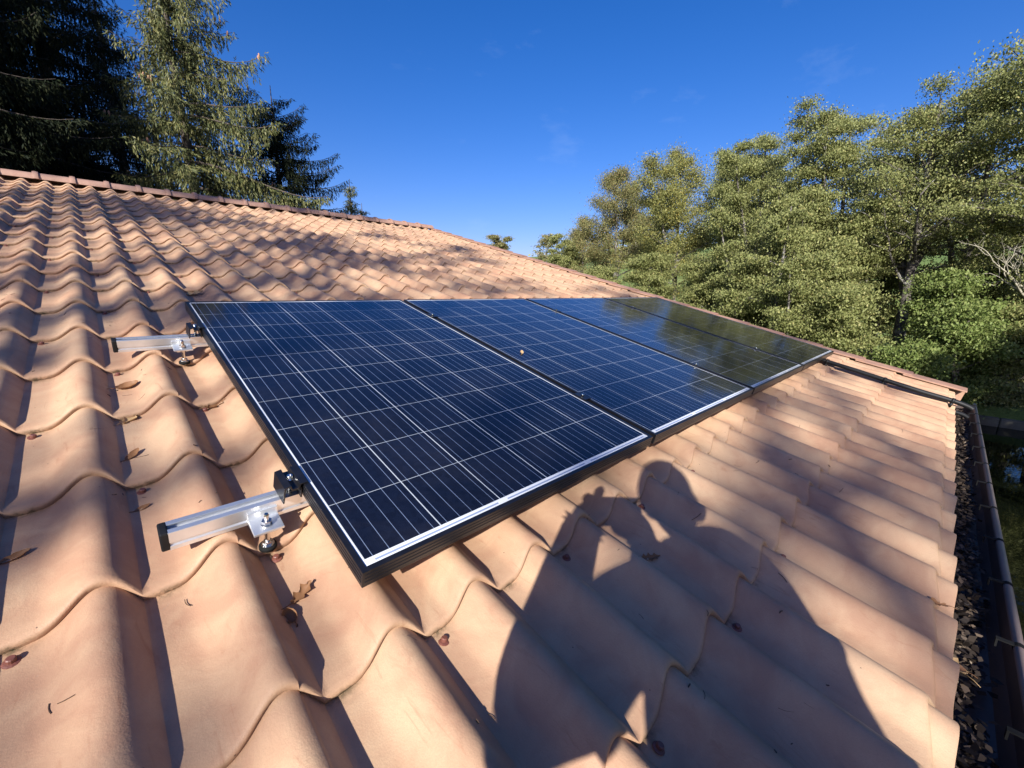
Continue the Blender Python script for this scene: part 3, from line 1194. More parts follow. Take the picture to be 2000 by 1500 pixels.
gl = put_leaf(1.075, -2.47, -0.195, 0.085, 0.06, 3, 1.0, 0.8, 1.2, "yellow brown oak leaf on top of the gutter debris", mat=M_TAN, seed=15)
put_leaf(1.0, -2.462, -0.15, 0.05, 0.03, 0, 1.0, 1.0, 1.9, "rusty leaf leaning against the tile ends in the gutter", seed=16)

# pine needles and crumbs scattered over the tiles: past counting
mb = MB()
r = random.Random(5)
for i in range(420):
    if i < 230:
        u, v = r.uniform(-1.0, 1.6), r.uniform(-2.38, 0.8)
    else:
        u, v = r.uniform(-1.2, 4.4), r.uniform(-2.38, 4.5)
    if -0.04 < u < 4.06 and -1.69 < v < 0.03:
        continue
    n = float(roof_n(np.array(u), np.array(v)))
    ln = r.choice([0.006, 0.010, 0.014, 0.018, 0.026]) * r.uniform(0.7, 1.2)
    a = r.uniform(0, math.pi)
    du, dv = math.cos(a) * ln / 2, math.sin(a) * ln / 2
    pts = []
    bend = r.uniform(-0.25, 0.25) * ln
    for t in (-1, -0.3, 0.3, 1):
        uu = u + du * t - dv / ln * bend * (1 - t * t)
        vv = v + dv * t + du / ln * bend * (1 - t * t)
        pts.append(RW(uu, vv, float(roof_n(np.array(uu), np.array(vv))) + 0.0010))
    rad = r.uniform(0.0004, 0.0008) if ln > 0.012 else r.uniform(0.0008, 0.0016)
    mb.tube(pts, rad, 4)
nd = mb.build("fallen_needles", M_NEEDLE)
tag(nd, "scattered brown conifer needles and crumbs on the tiles", kind='stuff')

# wet leaves packed in the gutter
N_ = 7500
P = np.stack([rng.uniform(-1.0, 4.65, N_), rng.uniform(-2.425, -2.322, N_), np.zeros(N_)], 1)
wgt = rng.random(N_)
keep = (P[:, 1] > -2.405 + 0.012 * np.sin(P[:, 0] * 7) + 0.008 * np.sin(P[:, 0] * 19)) | (wgt < 0.18)
P = P[keep]
N_ = len(P)
P[:, 2] = 2.792 + 0.030 * rng.random(N_) + 0.018 * np.sin(P[:, 0] * 5.3) * (P[:, 1] + 2.40) / 0.08


def leaf_quads(P, size, aspect, tilt, rng_, nrm_bias=None):
    """a diamond-shaped leaf at every point, random heading, tilted off the horizontal"""
    n = len(P)
    az = rng_.uniform(0, 2 * np.pi, n)
    tl = rng_.normal(0, tilt, n)
    rl_ = rng_.normal(0, tilt, n)
    d = np.stack([np.cos(az) * np.cos(tl), np.sin(az) * np.cos(tl), np.sin(tl)], 1)
    s = np.stack([-np.sin(az) * np.cos(rl_), np.cos(az) * np.cos(rl_), np.sin(rl_)], 1)
    L_ = (size * rng_.uniform(0.65, 1.25, n))[:, None]
    W_ = L_ * aspect
    tip, base_ = P + d * L_ * 0.5, P - d * L_ * 0.5
    a_, b_ = P + s * W_ * 0.5 + d * L_ * 0.08, P - s * W_ * 0.5 + d * L_ * 0.08
    V_ = np.stack([base_, a_, tip, b_], 1).reshape(-1, 3)
    F_ = np.arange(4 * n).reshape(-1, 4)
    return V_, F_


V, F = leaf_quads(P, 0.023, 0.60, 0.38, rng)
gd = np_mesh("gutter_leaves", V, F, M_DEBRIS)
tag(gd, "dark wet fallen leaves packed in the gutter", kind='stuff')


# ------------------------------------------------------------------ trees
def tree_paths(r, H, R, lo, fork, lean, girth=1.0):
    """trunk and limbs of a broad-leaved tree, and where its leaf clumps sit"""
    segs, clumps = [], []
    r0 = (0.012 * H + 0.05) * girth
    n = 9
    trunk, p = [], Vector((0, 0, -0.3))
    drift = Vector((0, 0, 0))
    for i in range(n + 1):
        t = i / n
        trunk.append(p.copy())
        drift += Vector((r.uniform(-1, 1), r.uniform(-1, 1), 0)) * 0.035 * H / n
        p = p + Vector((lean[0] / n, lean[1] / n, 0.93 * H / n)) + drift * 0.6
    segs.append((trunk, [r0 * (1 - 0.86 * (i / n) ** 0.9) for i in range(n + 1)], 8))
    axes = [(trunk, 0.0)]
    for fk in range(fork):
        t0 = r.uniform(0.30, 0.42) + 0.07 * fk
        i0 = int(t0 * n)
        az = r.uniform(0, 2 * math.pi)
        q = trunk[i0].copy()
        dirv = Vector((math.cos(az) * 0.65, math.sin(az) * 0.65, 1)).normalized()
        b = [q.copy()]
        rem = (0.90 * H - q.z)
        for k in range(6):
            dirv = (dirv + Vector((r.uniform(-.16, .16), r.uniform(-.16, .16), 0.18))).normalized()
            q = q + dirv * rem / 6
            b.append(q.copy())
        segs.append((b, [r0 * 0.62 * (1 - 0.85 * k / 6) for k in range(7)], 7))
        axes.append((b, t0))
    golden = r.uniform(0, 6)
    for ax, tstart in axes:
        m = len(ax) - 1
        cnt = int((28 if ax is trunk else 16) * (0.6 + 0.4 * H / 14))
        for q in range(cnt):
            t = lo + (1.0 - lo) * (q + r.random()) / cnt if ax is trunk else 0.12 + 0.88 * (q + r.random()) / cnt
            f = min(t, 0.999) * m
            i = int(f)
            p = ax[i].lerp(ax[i + 1], f - i)
            hrel = (p.z / H - lo) / (1 - lo)
            hrel = min(max(hrel, 0.0), 1.0)
            prof = (0.62 + 0.38 * math.sin(math.pi * min(1, hrel * 1.1 + 0.15))) * (1 - 0.80 * hrel ** 2.0)
            Lb = R * prof * r.uniform(0.65, 1.12) * (1.0 if ax is trunk else 0.72)
            golden += 2.4 + r.uniform(-0.5, 0.5)
            up = r.uniform(0.15, 0.65) + 0.7 * hrel
            d = Vector((math.cos(golden), math.sin(golden), up)).normalized()
            b = [p.copy()]
            s = p.copy()
            for k in range(5):
                d = (d + Vector((r.uniform(-.2, .2), r.uniform(-.2, .2), r.uniform(-.16, .08)))).normalized()
                s = s + d * Lb / 5
                b.append(s.copy())
            rb = max(0.018, r0 * 0.34 * (1 - 0.6 * hrel) * Lb / R)
            segs.append((b, [rb * (1 - 0.8 * k / 5) for k in range(6)], 5))
            for k in (2, 3, 4, 5):
                for h in range(2 if k < 5 else 1):
                    dd = (d + Vector((r.uniform(-1.2, 1.2), r.uniform(-1.2, 1.2), r.uniform(-.25, .5)))).normalized()
                    ls = Lb * r.uniform(0.18, 0.36)
                    e = b[k] + dd * ls
                    segs.append(([b[k], b[k].lerp(e, 0.5) + Vector((0, 0, 0.04 * ls)), e], [rb * 0.42, rb * 0.3, 0.006], 4))
                    clumps.append((e, r.uniform(0.75, 1.25)))
                    if r.random() < 0.5:
                        clumps.append((b[k].lerp(e, 0.5), r.uniform(0.5, 0.9)))
    return segs, clumps


def broad_tree(name, base_, H, R, lo, leafmat, seed, label, cat, group, fork=1, lean=(0, 0), leaf=0.15, clump=0.62, per=95, flat=0.38, bark=None, gaps=0.10, girth=1.0):
    r = random.Random(seed)
    g = np.random.default_rng(seed)
    root = empty(name, base_)
    segs, clumps = tree_paths(r, H, R, lo, fork, lean, girth)
    mb = MB()
    for pts, rad, sd in segs:
        mb.tube(pts, rad, sd, caps=False)
    mb.build("trunk", bark or M_BARK, root, True, local=True)
    clumps = [c for c in clumps if r.random() > gaps]
    cs = np.array([c[0][:] for c in clumps])
    sz = np.array([c[1] for c in clumps])
    n = np.maximum(8, (per * sz ** 2)).astype(int)
    idx = np.repeat(np.arange(len(cs)), n)
    off = np.clip(g.normal(0, 1, (len(idx), 3)), -1.7, 1.7) * np.array([0.50, 0.50, 0.50 * flat]) * clump * (0.45 + 0.75 * g.random((len(idx), 1)))
    P = cs[idx] + off * sz[idx][:, None]
    # leaves thin out towards the rim of each clump and droop a little
    P[:, 2] -= 0.10 * np.hypot(off[:, 0], off[:, 1])
    V_, F_ = leaf_quads(P, leaf, 0.72, 0.95, g)
    np_mesh("crown", V_, F_, leafmat, root, local=True)
    tag(root, label, cat, group)
    return root


G_W = "broad-leaved trees across the pond and meadow"
TREES = [
    # px, dist, top py, radius, lo, material, fork, label, extra
    (1190, 43, 318, 4.6, 0.22, LF_OLIVE, 1, "rusty olive tree standing leftmost of the tall trees on the right", {'gaps': 0.12, 'flat': 0.75, 'clump': 0.95}),
    (1130, 47, 420, 3.2, 0.18, LF_OLIVE, 0, "lower grey green tree at the left end of the tree row", {'gaps': 0.12, 'flat': 0.75, 'clump': 0.95}),
    (1305, 36, 279, 3.5, 0.22, LF_YELLOW, 1, "slender tree with yellowing leaves in the left half of the row", {'gaps': 0.12, 'flat': 0.75, 'clump': 0.90}),
    (1375, 37, 285, 3.0, 0.25, LF_ALDER, 0, "thin upright tree just right of the yellowing tree", {'gaps': 0.12, 'flat': 0.7, 'clump': 0.9}),
    (1445, 31, 245, 3.0, 0.12, LF_ALDER, 1, "olive green tree whose crown starts the big rounded mass", {}),
    (1515, 28, 178, 3.0, 0.12, LF_ALDER, 1, "tall tree with a pointed feathery top in the middle of the row", {}),
    (1605, 27, 200, 3.1, 0.12, LF_ALDER, 1, "broad crowned tree between the pointed one and the forked one", {}),
    (1738, 23.5, 150, 4.0, 0.36, LF_ALDER, 2, "large tree with a thick mottled trunk that forks low, sky showing between its limbs", {'gaps': 0.34, 'per': 170, 'girth': 1.35}),
    (1835, 23.5, 120, 2.8, 0.46, LF_ALDER, 1, "airy tree with dark limbs and gaps of sky, right of the forked one", {'gaps': 0.34, 'per': 160}),
    (1992, 22.5, 10, 4.0, 0.38, LF_ALDER, 1, "tallest tree at the right edge with a pale lower trunk", {'clump': 0.62, 'gaps': 0.12}),
    (1410, 33, 262, 2.8, 0.2, LF_ALDER, 1, "tree closing the gap between the thin upright one and the big rounded mass", {}),
    (1250, 50, 380, 3.6, 0.15, LF_ALDER, 1, "grey green tree farther back between the rusty and the yellowing trees", {}),
    (1480, 38, 290, 3.6, 0.15, LF_ALDER, 1, "tree farther back seen through the middle of the row", {}),
    (1650, 35, 260, 3.4, 0.15, LF_ALDER, 1, "tree farther back behind the broad crowned one", {}),
    (1910, 31, 240, 3.2, 0.25, LF_ALDER, 1, "tree farther back behind the airy one and the right edge tree", {}),
    (2190, 23, 0, 3.8, 0.30, LF_ALDER, 1, "leafy tree outside the right edge, seen mirrored in the pond", {}),
]
for i, (px, dist, top, R, lo, mat, fork, label, extra) in enumerate(TREES):
    b = place(px, dist)
    gh = float(ground_h(np.array(b.x), np.array(b.y)))
    b.z = gh
    H = height_at(px, top, dist) - gh
    kw = dict(leaf=0.038 + 0.0018 * dist, clump=0.78, per=210, gaps=0.30)
    kw.update(extra)
    broad_tree("alder_tree" if mat is LF_ALDER else "birch_tree", b, H, R, lo, mat, 100 + i, label, "tree", G_W, fork, **kw)

G_B = "leafy bushes under the trees"
BUSH = [
    (965, 46, 468, 3.6, LF_OLIVE, "sparse olive bush showing above the roof edge under open sky"),
    (1090, 44, 482, 3.0, LF_ALDER, "low bush at the left foot of the tree row"),
    (1160, 37, 505, 3.2, LF_ALDER, "olive bush in front of the rusty tree, next to the roof edge"),
    (1260, 30, 515, 3.0, LF_ALDER, "rounded bush below the yellowing tree"),
    (1345, 27, 520, 2.4, LF_ALDER, "small bush right of the rounded bush"),
    (1425, 23, 470, 2.4, LF_ALDER, "tall olive bush below the middle of the row"),
    (1500, 21, 450, 2.3, LF_ALDER, "dense bush under the pointed tree"),
    (1560, 20, 480, 1.9, LF_ALDER, "light green bush left of the mottled trunk"),
    (1640, 19.5, 540, 1.2, LF_ALDER, "bush leaning against the left of the mottled trunk"),
    (1822, 20.5, 560, 1.5, LF_GREEN, "hazel bush right of the mottled trunk"),
    (1745, 18.5, 655, 1.3, LF_GREEN, "bright low bush in front of the mottled trunk's foot"),
    (1860, 20.0, 600, 2.0, LF_GREEN, "hazel bush left of the bare branches"),
    (1945, 21.2, 610, 1.9, LF_ALDER, "shaded bush below the bare branches at the right edge"),
    (1385, 29, 515, 2.4, LF_ALDER, "olive bush between the small bush and the tall one, farther back"),
    (1465, 25, 420, 2.4, LF_ALDER, "upright young alder under the start of the big rounded mass"),
    (1535, 24, 400, 2.3, LF_ALDER, "upright young alder below the pointed tree, behind the dense bush"),
    (1610, 23, 430, 2.3, LF_ALDER, "upright young alder halfway between the pointed tree and the mottled trunk"),
    (1690, 26, 500, 2.4, LF_ALDER, "bush behind the mottled trunk on its left side"),
    (1790, 27, 520, 2.4, LF_GREEN, "bush behind the mottled trunk on its right side"),
    (1900, 27, 500, 2.6, LF_ALDER, "tall bush behind the bare branches"),
    (2050, 22, 520, 2.6, LF_ALDER, "bush outside the right edge behind the pond kerb"),
]
for i, (px, dist, top, R, mat, label) in enumerate(BUSH):
    b = place(px, dist)
    gh = float(ground_h(np.array(b.x), np.array(b.y)))
    b.z = gh
    H = max(1.5, height_at(px, top, dist) - gh)
    broad_tree("bush", b, H * (1.12 + 0.16 * math.sin(i * 2.3)), R * 0.72, 0.03, mat, 300 + i, label, "bush", G_B, 2, leaf=0.055 + 0.0018 * dist, clump=0.62, per=125, gaps=0.36)

# small lone tree far off, and the wooded skyline
b = place(1062, 78)
b.z = float(ground_h(np.array(b.x), np.array(b.y)))
broad_tree("lone_tree", b, height_at(1062, 452, 78) - b.z, 2.6, 0.45, LF_OLIVE, 401, "small thin crowned tree standing alone far off on the skyline", "tree", None, 0, leaf=0.26, clump=0.8, per=22, gaps=0.25)
pts = []
g = np.random.default_rng(77)
for k in range(330):
    px = g.uniform(700, 2150)
    d = g.uniform(118, 150)
    b = place(px, d)
    b.z = float(ground_h(np.array(b.x), np.array(b.y)))
    h = g.uniform(3, 6.0)
    n = 90
    q = g.normal(0, 1, (n, 3))
    q /= np.linalg.norm(q, axis=1)[:, None]
    q *= g.uniform(0.5, 1, (n, 1)) ** 0.5
    pts.append(np.array(b) + np.array([0, 0, h * 0.5]) + q * np.array([2.4, 2.4, h * 0.55]))
P = np.concatenate(pts)
V, F = leaf_quads(P, 0.9, 0.75, 0.7, g)
fw = np_mesh("far_wood", V, F, LF_ALDER)
tag(fw, "distant wood along the crest of the hillside", kind='stuff')

# dead bare tree at the right edge
r = random.Random(12)
root = empty("bare_tree", place(1968, 21.7, -0.3))
tag(root, "leafless pale dead tree with twisting twigs at the right edge", "tree")
mb = MB()


def bare(p, d, L_, rad, depth):
    pts = [p.copy()]
    q = p.copy()
    for k in range(4):
        d = (d + Vector((r.uniform(-.35, .35), r.uniform(-.35, .35), r.uniform(-.25, .30)))).normalized()
        q = q + d * L_ / 4
        pts.append(q.copy())
    mb.tube(pts, [rad * (1 - 0.5 * k / 4) for k in range(5)], 6 if depth < 2 else 4, caps=False)
    if depth < 4:
        for k in range(3 if depth < 2 else 2):
            i = r.choice([2, 3, 4])
            dd = (d + Vector((r.uniform(-1.0, 1.0), r.uniform(-1.0, 1.0), r.uniform(-.5, .8)))).normalized()
            bare(pts[i], dd, L_ * r.uniform(0.5, 0.75), rad * 0.52, depth + 1)


zc = height_at(1968, 560, 21.7)
mb.tube([(0, 0, -0.3), (0.05, 0.1, zc * 0.5), (0.0, 0.0, zc + 0.3)], [0.07, 0.06, 0.05], 8, caps=False)
for k in range(7):
    a = 2.0 + k * 0.75
    bare(Vector((0, 0, zc + r.uniform(-0.5, 0.6))), Vector((math.cos(a), math.sin(a), r.uniform(0.1, 0.9))).normalized(), r.uniform(1.2, 2.0), 0.042, 1)
mb.build("trunk", M_BARE, root, True, local=True)


# spruces: whorls of drooping boughs hung with needle sprays
def spruce(base_, H, R, seed, label, mat, group, z_lo=1.6, dens=1.0, cones=0, droop=1.0, crowded=None):
    r = random.Random(seed)
    g = np.random.default_rng(seed)
    root = empty("spruce_tree", base_)
    mb = MB()
    mb.tube([(0, 0, -0.3), (0.05, 0.02, H * 0.4), (-0.03, 0.04, H * 0.75), (0, 0, H)], [0.016 * H, 0.012 * H, 0.006 * H, 0.01], 10, caps=False)
    starts, dirs, lens = [], [], []
    tips = []
    z = z_lo
    while z < H - 0.25:
        f = 1 - z / H
        Lmax = R * (min(f, 0.56) ** 0.78) * (1 - 0.35 * max(0.0, f - 0.56))
        nb_ = 6 if f > 0.15 else 5
        a0_ = r.uniform(0, 6.28)
        for k in range(nb_):
            a = a0_ + 6.283 * k / nb_ + r.uniform(-0.3, 0.3)
            L_ = max(0.25, Lmax * r.uniform(0.62, 1.12))
            if crowded is not None:          # boughs stay short on the side where neighbours stand
                L_ *= 1 - 0.50 * max(0.0, math.cos(a - crowded))
            zz = z + r.uniform(-0.2, 0.2)
            hd = np.array([math.cos(a), math.sin(a), 0.0])
            sd = np.array([-math.sin(a), math.cos(a), 0.0])
            n = max(4, int(L_ / 0.115 * dens))
            t = np.linspace(0.06, 1.0, n)
            # sags in the middle, tip lifts
            rise = (0.30 * f - 0.02) * 0 + L_ * (0.22 * t - (0.62 * droop * min(1, f * 1.5 + 0.25)) * t ** 1.5 + 0.30 * t ** 3.5)
            pts_ = np.array([0, 0, zz]) + hd * (L_ * t)[:, None] * 0.97
            pts_[:, 2] += rise
            pts_ += sd * (0.10 * L_ * np.sin(t * 3 + a))[:, None] * r.uniform(-1, 1)
            mb.tube([Vector((0, 0, zz))] + [Vector(q) for q in pts_[::3]], [max(0.008, 0.014 * L_ * (1 - 0.85 * q)) for q in np.linspace(0, 1, 1 + len(pts_[::3]))], 4, caps=False)
            tips.append(pts_[-1])
            # sprays: two sideways and one or two hanging at every node
            side_len = (0.16 + 0.30 * L_ * (1 - t) ** 0.8 * 0.55 + 0.05) * g.uniform(0.6, 1.2, n)
            for sgn in (-1, 1):
                starts.append(pts_)
                dv = sd * sgn * 0.75 + hd * 0.62 + np.array([0, 0, -0.28])
                dirs.append(np.repeat(dv[None], n, 0) + np.array([0, 0, -0.35 * (droop - 0.6)]) + g.normal(0, 0.16, (n, 3)))
                lens.append(side_len)
            for rep in range(4):
                starts.append(pts_ + sd * g.uniform(-0.16, 0.16, (n, 1)) * np.minimum(1, L_ * 0.6))
                dirs.append(np.array([0, 0, -1.0]) + hd * 0.12 + g.normal(0, 0.09, (n, 3)))
                lens.append((0.14 + 0.50 * droop * np.minimum(1, L_ / 2.2) * np.sin(np.pi * np.clip(t * 0.9 + 0.08, 0, 1))) * g.uniform(0.45, 1.25, n))
        z += r.uniform(0.50, 0.68) * (1 if f > 0.25 else 0.62)
    mb.build("trunk", M_BARK_DARK, root, True, local=True)
    S = np.concatenate(starts)
    D = np.concatenate(dirs)
    D /= np.linalg.norm(D, axis=1)[:, None]
    Ln = np.concatenate(lens)
    step = 0.055
    cnt = np.maximum(2, (Ln / step).astype(int))
    idx = np.repeat(np.arange(len(S)), cnt)
    first_i = np.repeat(np.cumsum(cnt) - cnt, cnt)
    kk = np.arange(len(idx)) - first_i
    tt = (kk + 0.5) * step
    Pc = S[idx] + D[idx] * tt[:, None]
    # needle blade: leaves the twig at an angle, alternating side
    up = np.array([0.31, 0.17, 0.93])
    s1 = np.cross(D[idx], g.normal(0, 1, (len(idx), 3)) * 0.6 + up)
    s1 /= np.maximum(1e-6, np.linalg.norm(s1, axis=1))[:, None]
    s1 *= np.where(kk % 2 == 0, 1.0, -1.0)[:, None]
    bd = D[idx] * 0.92 + s1 * 0.38
    wd = np.cross(bd, g.normal(0, 1, (len(idx), 3)))
    wd /= np.maximum(1e-6, np.linalg.norm(wd, axis=1))[:, None]
    bl = (0.125 * g.uniform(0.8, 1.25, len(idx)))[:, None]
    bw = (0.0135 * g.uniform(0.8, 1.3, len(idx)))[:, None]
    V_ = np.stack([Pc, Pc + bd * bl * 0.45 + wd * bw, Pc + bd * bl, Pc + bd * bl * 0.45 - wd * bw], 1).reshape(-1, 3)
    F_ = np.arange(len(V_)).reshape(-1, 4)
    np_mesh("crown", V_, F_, mat, root, local=True)
    if cones:
        mb = MB()
        mb.lathe([(0.004, 0.0), (0.020, -0.02), (0.027, -0.06), (0.022, -0.11), (0.010, -0.145)], sides=8)
        c0 = mb.build("cone", M_CONE, root, True, local=True)
        cand = [t_ for t_ in tips if t_[2] > 0.42 * H]
        r.shuffle(cand)
        n_c = 0
        for t_ in cand:
            for q in range(2):
                if n_c >= cones:
                    break
                o = c0 if n_c == 0 else c0.copy()
                if n_c:
                    COL.objects.link(o)
                    o.parent = root
                s = Vector(t_) * 1.0
                k_ = r.uniform(0.86, 1.0)
                o.location = (s.x * k_, s.y * k_, s.z + r.uniform(-0.06, 0.04))
                o.rotation_euler = (r.uniform(-0.3, 0.3), r.uniform(-0.3, 0.3), 0)
                n_c += 1
    tag(root, label, "spruce", group)
    return root


G_S = "spruces behind the ridge"
H_A = height_at(430, -105, 16.5)
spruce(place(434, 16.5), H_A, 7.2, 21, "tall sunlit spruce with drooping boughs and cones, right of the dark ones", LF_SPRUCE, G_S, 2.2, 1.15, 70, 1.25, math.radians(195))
spruce(place(590, 19.5), height_at(588, 178, 19.5), 7.6, 22, "shorter dark spruce with a pointed top at the right end of the spruces", LF_SPRUCE_SHADED, G_S, 1.2, 1.35, 0, 0.8)
spruce(place(215, 19.0), height_at(215, -330, 19.0), 5.4, 23, "dark shaded spruce directly left of the sunlit one", LF_SPRUCE_SHADED, G_S, 1.8, 1.4)
spruce(place(55, 17.0), height_at(55, -420, 17.0), 5.4, 24, "near black spruce towering over the left end of the ridge", LF_SPRUCE_SHADED, G_S, 1.8, 1.4)
spruce(place(-85, 15.0), height_at(-85, -420, 15.0), 5.2, 25, "spruce cut off by the left edge of the picture", LF_SPRUCE_SHADED, G_S, 1.8, 1.4)
spruce(place(318, 26.0), height_at(318, -10, 26.0), 5.2, 26, "dark spruce behind, filling the gap left of the sunlit one", LF_SPRUCE_SHADED, G_S, 1.2, 0.9)
spruce(place(130, 26.0), height_at(130, -160, 26.0), 5.2, 27, "dark spruce in the second row above the left part of the ridge", LF_SPRUCE_SHADED, G_S, 1.2, 0.9)
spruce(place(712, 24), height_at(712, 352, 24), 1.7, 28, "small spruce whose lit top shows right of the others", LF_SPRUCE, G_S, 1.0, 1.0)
spruce(place(731, 27), height_at(731, 398, 27), 0.8, 29, "slim young spruce just showing over the ridge at the right end", LF_SPRUCE_SHADED, G_S, 1.0, 1.0)

# trees behind and to the left of the camera: they cast the dappled shade on the roof and the spruces
G_C = "trees behind the camera that shade the roof"
SH = [(-7.4, 7.6, 10.5, 5.6), (-8.5, 11.4, 24, 6.4), (-13, 14.0, 26, 6.4)]
for i, (x, y, H, R) in enumerate(SH):
    spruce(Vector((x, y, 0)), H, R, 60 + i, ["dense spruce left of the house, outside the picture, nearest of three", "dense spruce left of the house, outside the picture, middle of three", "dense spruce left of the house, outside the picture, farthest of three"][i], LF_SPRUCE_SHADED, G_C, 1.5, 1.1)
SD = [(-14, -4.8, 17.5, 4.0), (-15, -9.5, 17.5, 3.8), (-16.5, -14.0, 18.5, 3.8)]
for i, (x, y, H, R) in enumerate(SD):
    broad_tree("birch_tree", Vector((x, y, 0)), H, R, 0.25, LF_ALDER, 500 + i, ["thin leaved birch behind the camera, nearest the house", "thin leaved birch behind the camera, middle of three", "thin leaved birch behind the camera, nearest the pond"][i], "tree", G_C, 1, leaf=0.26, clump=0.80, per=[19, 9, 8][i], gaps=[0.52, 0.70, 0.72][i])

for i, (x, y, H, R) in enumerate([(4.5, -11.8, 10.5, 3.0), (9.0, -11.2, 10.0, 2.9), (13.5, -11.0, 9.0, 2.7)]):
    broad_tree("alder_tree", Vector((x, y, 0)), H, R, 0.12, LF_ALDER, 600 + i, ["alder on the near pond shore outside the picture, closest to the house", "alder on the near pond shore outside the picture, between two others", "alder on the near pond shore outside the picture, farthest from the house"][i], "tree", "trees on the near pond shore", 1, leaf=0.22, clump=0.8, per=60)

# ------------------------------------------------------------------ the photographer, on a ladder at the eave just behind the camera
person = empty("person", (-0.44, -2.76, 2.24))
tag(person, "person in dark clothes standing on a ladder at the eave, holding a phone up", "person")


def skin(name, chains, mat, parent, sub=2, root=0, fat=1.0):
    """chains: lists of (point, radius); points shared by value are welded"""
    bm = bmesh.new()
    lay = bm.verts.layers.skin.verify()
    seen = {}
    for ch in chains:
        prev = None
        for p, rad in ch:
            key = tuple(round(c, 4) for c in p)
            if key not in seen:
                v_ = bm.verts.new(p)
                rr_ = rad if hasattr(rad, '__len__') else (rad, rad)
                v_[lay].radius = rr_
                if len(seen) == root:
                    v_[lay].use_root = True
                seen[key] = v_
            v_ = seen[key]
            if prev is not None and bm.edges.get((prev, v_)) is None:
                bm.edges.new((prev, v_))
            prev = v_
    me = bpy.data.meshes.new(name)
    bm.to_mesh(me)
    bm.free()
    me.materials.append(mat)
    o = bpy.data.objects.new(name, me)
    COL.objects.link(o)
    attach(o, parent)
    for sv in me.skin_vertices[0].data:
        sv.radius = (sv.radius[0] * fat, sv.radius[1] * fat)
    sk = o.modifiers.new("skin", 'SKIN')
    sk.use_smooth_shade = True
    ss = o.modifiers.new("sub", 'SUBSURF')
    ss.levels = sub
    ss.render_levels = sub
    return o


def cw(x, y, z):
    """point given in camera axes (right, down, forward)"""
    return CAM + C_RIGHT * x + C_DOWN * y + C_FWD * z


PELV = Vector((-0.44, -2.78, 3.14))
CHEST = cw(0.20, 0.20, -0.42)
NECKB = cw(0.19, 0.010, -0.41)
RSH, LSH = cw(0.350, 0.080, -0.41), cw(0.055, 0.075, -0.395)
REL, LEL = cw(0.41, 0.275, -0.22), cw(-0.145, 0.285, -0.165)
RWR, LWR = cw(0.110, 0.100, -0.070), cw(-0.046, 0.060, -0.048)
feet = [Vector((-0.54, -2.76, 2.26)), Vector((-0.34, -2.76, 2.26))]
knee = [Vector((-0.55, -2.66, 2.70)), Vector((-0.33, -2.66, 2.70))]
hipj = [PELV + Vector((-0.09, 0, -0.06)), PELV + Vector((0.09, 0, -0.06))]
chains = [[(PELV, (0.17, 0.125)), (PELV.lerp(CHEST, 0.5), (0.155, 0.115)), (CHEST, (0.18, 0.125)), (NECKB, (0.115, 0.10)), (NECKB + Vector((0.006, 0.03, 0.06)), 0.080)],
          [(CHEST, 0.17), (RSH, 0.078), (RSH.lerp(REL, 0.5), 0.062), (REL, 0.052), (REL.lerp(RWR, 0.5), 0.044), (RWR, 0.038), (RWR + (RWR - REL) * 0.10, 0.036)],
          [(CHEST, 0.17), (LSH, 0.078), (LSH.lerp(LEL, 0.5), 0.072), (LEL, 0.068), (LEL.lerp(LWR, 0.5), 0.052), (LWR, 0.042), (LWR + (LWR - LEL) * 0.12, 0.040)]]
skin("jacket", chains, M_JACKET, person, fat=1.28)
chains = [[(PELV + Vector((0, 0, 0.03)), (0.165, 0.12)), (hipj[0], 0.098), (hipj[0].lerp(knee[0], 0.5), 0.082), (knee[0], 0.06), (knee[0].lerp(feet[0], 0.5), 0.055), (feet[0] + Vector((0, 0, 0.06)), 0.045)],
          [(PELV + Vector((0, 0, 0.03)), 0.16), (hipj[1], 0.098), (hipj[1].lerp(knee[1], 0.5), 0.082), (knee[1], 0.06), (knee[1].lerp(feet[1], 0.5), 0.055), (feet[1] + Vector((0, 0, 0.06)), 0.045)]]
skin("trousers", chains, M_TROUSER, person, fat=1.2)
for f_ in feet:
    skin("shoe", [[(f_ + Vector((0, -0.05, 0.0)), 0.040), (f_ + Vector((0, 0.06, -0.005)), 0.044), (f_ + Vector((0, 0.15, -0.012)), (0.042, 0.028)), (f_ + Vector((0, 0.19, -0.014)), 0.02)]], M_PLASTIC, person, 1)
HEAD = cw(0.150, -0.135, -0.390)
hu, hf, hr = Vector((0, 0, 1)), Vector((C_FWD.x, C_FWD.y, -0.15)).normalized(), C_RIGHT
hu = hr.cross(hf).normalized()


def hp(x, y, z):
    return HEAD + hr * x + hf * y + hu * z


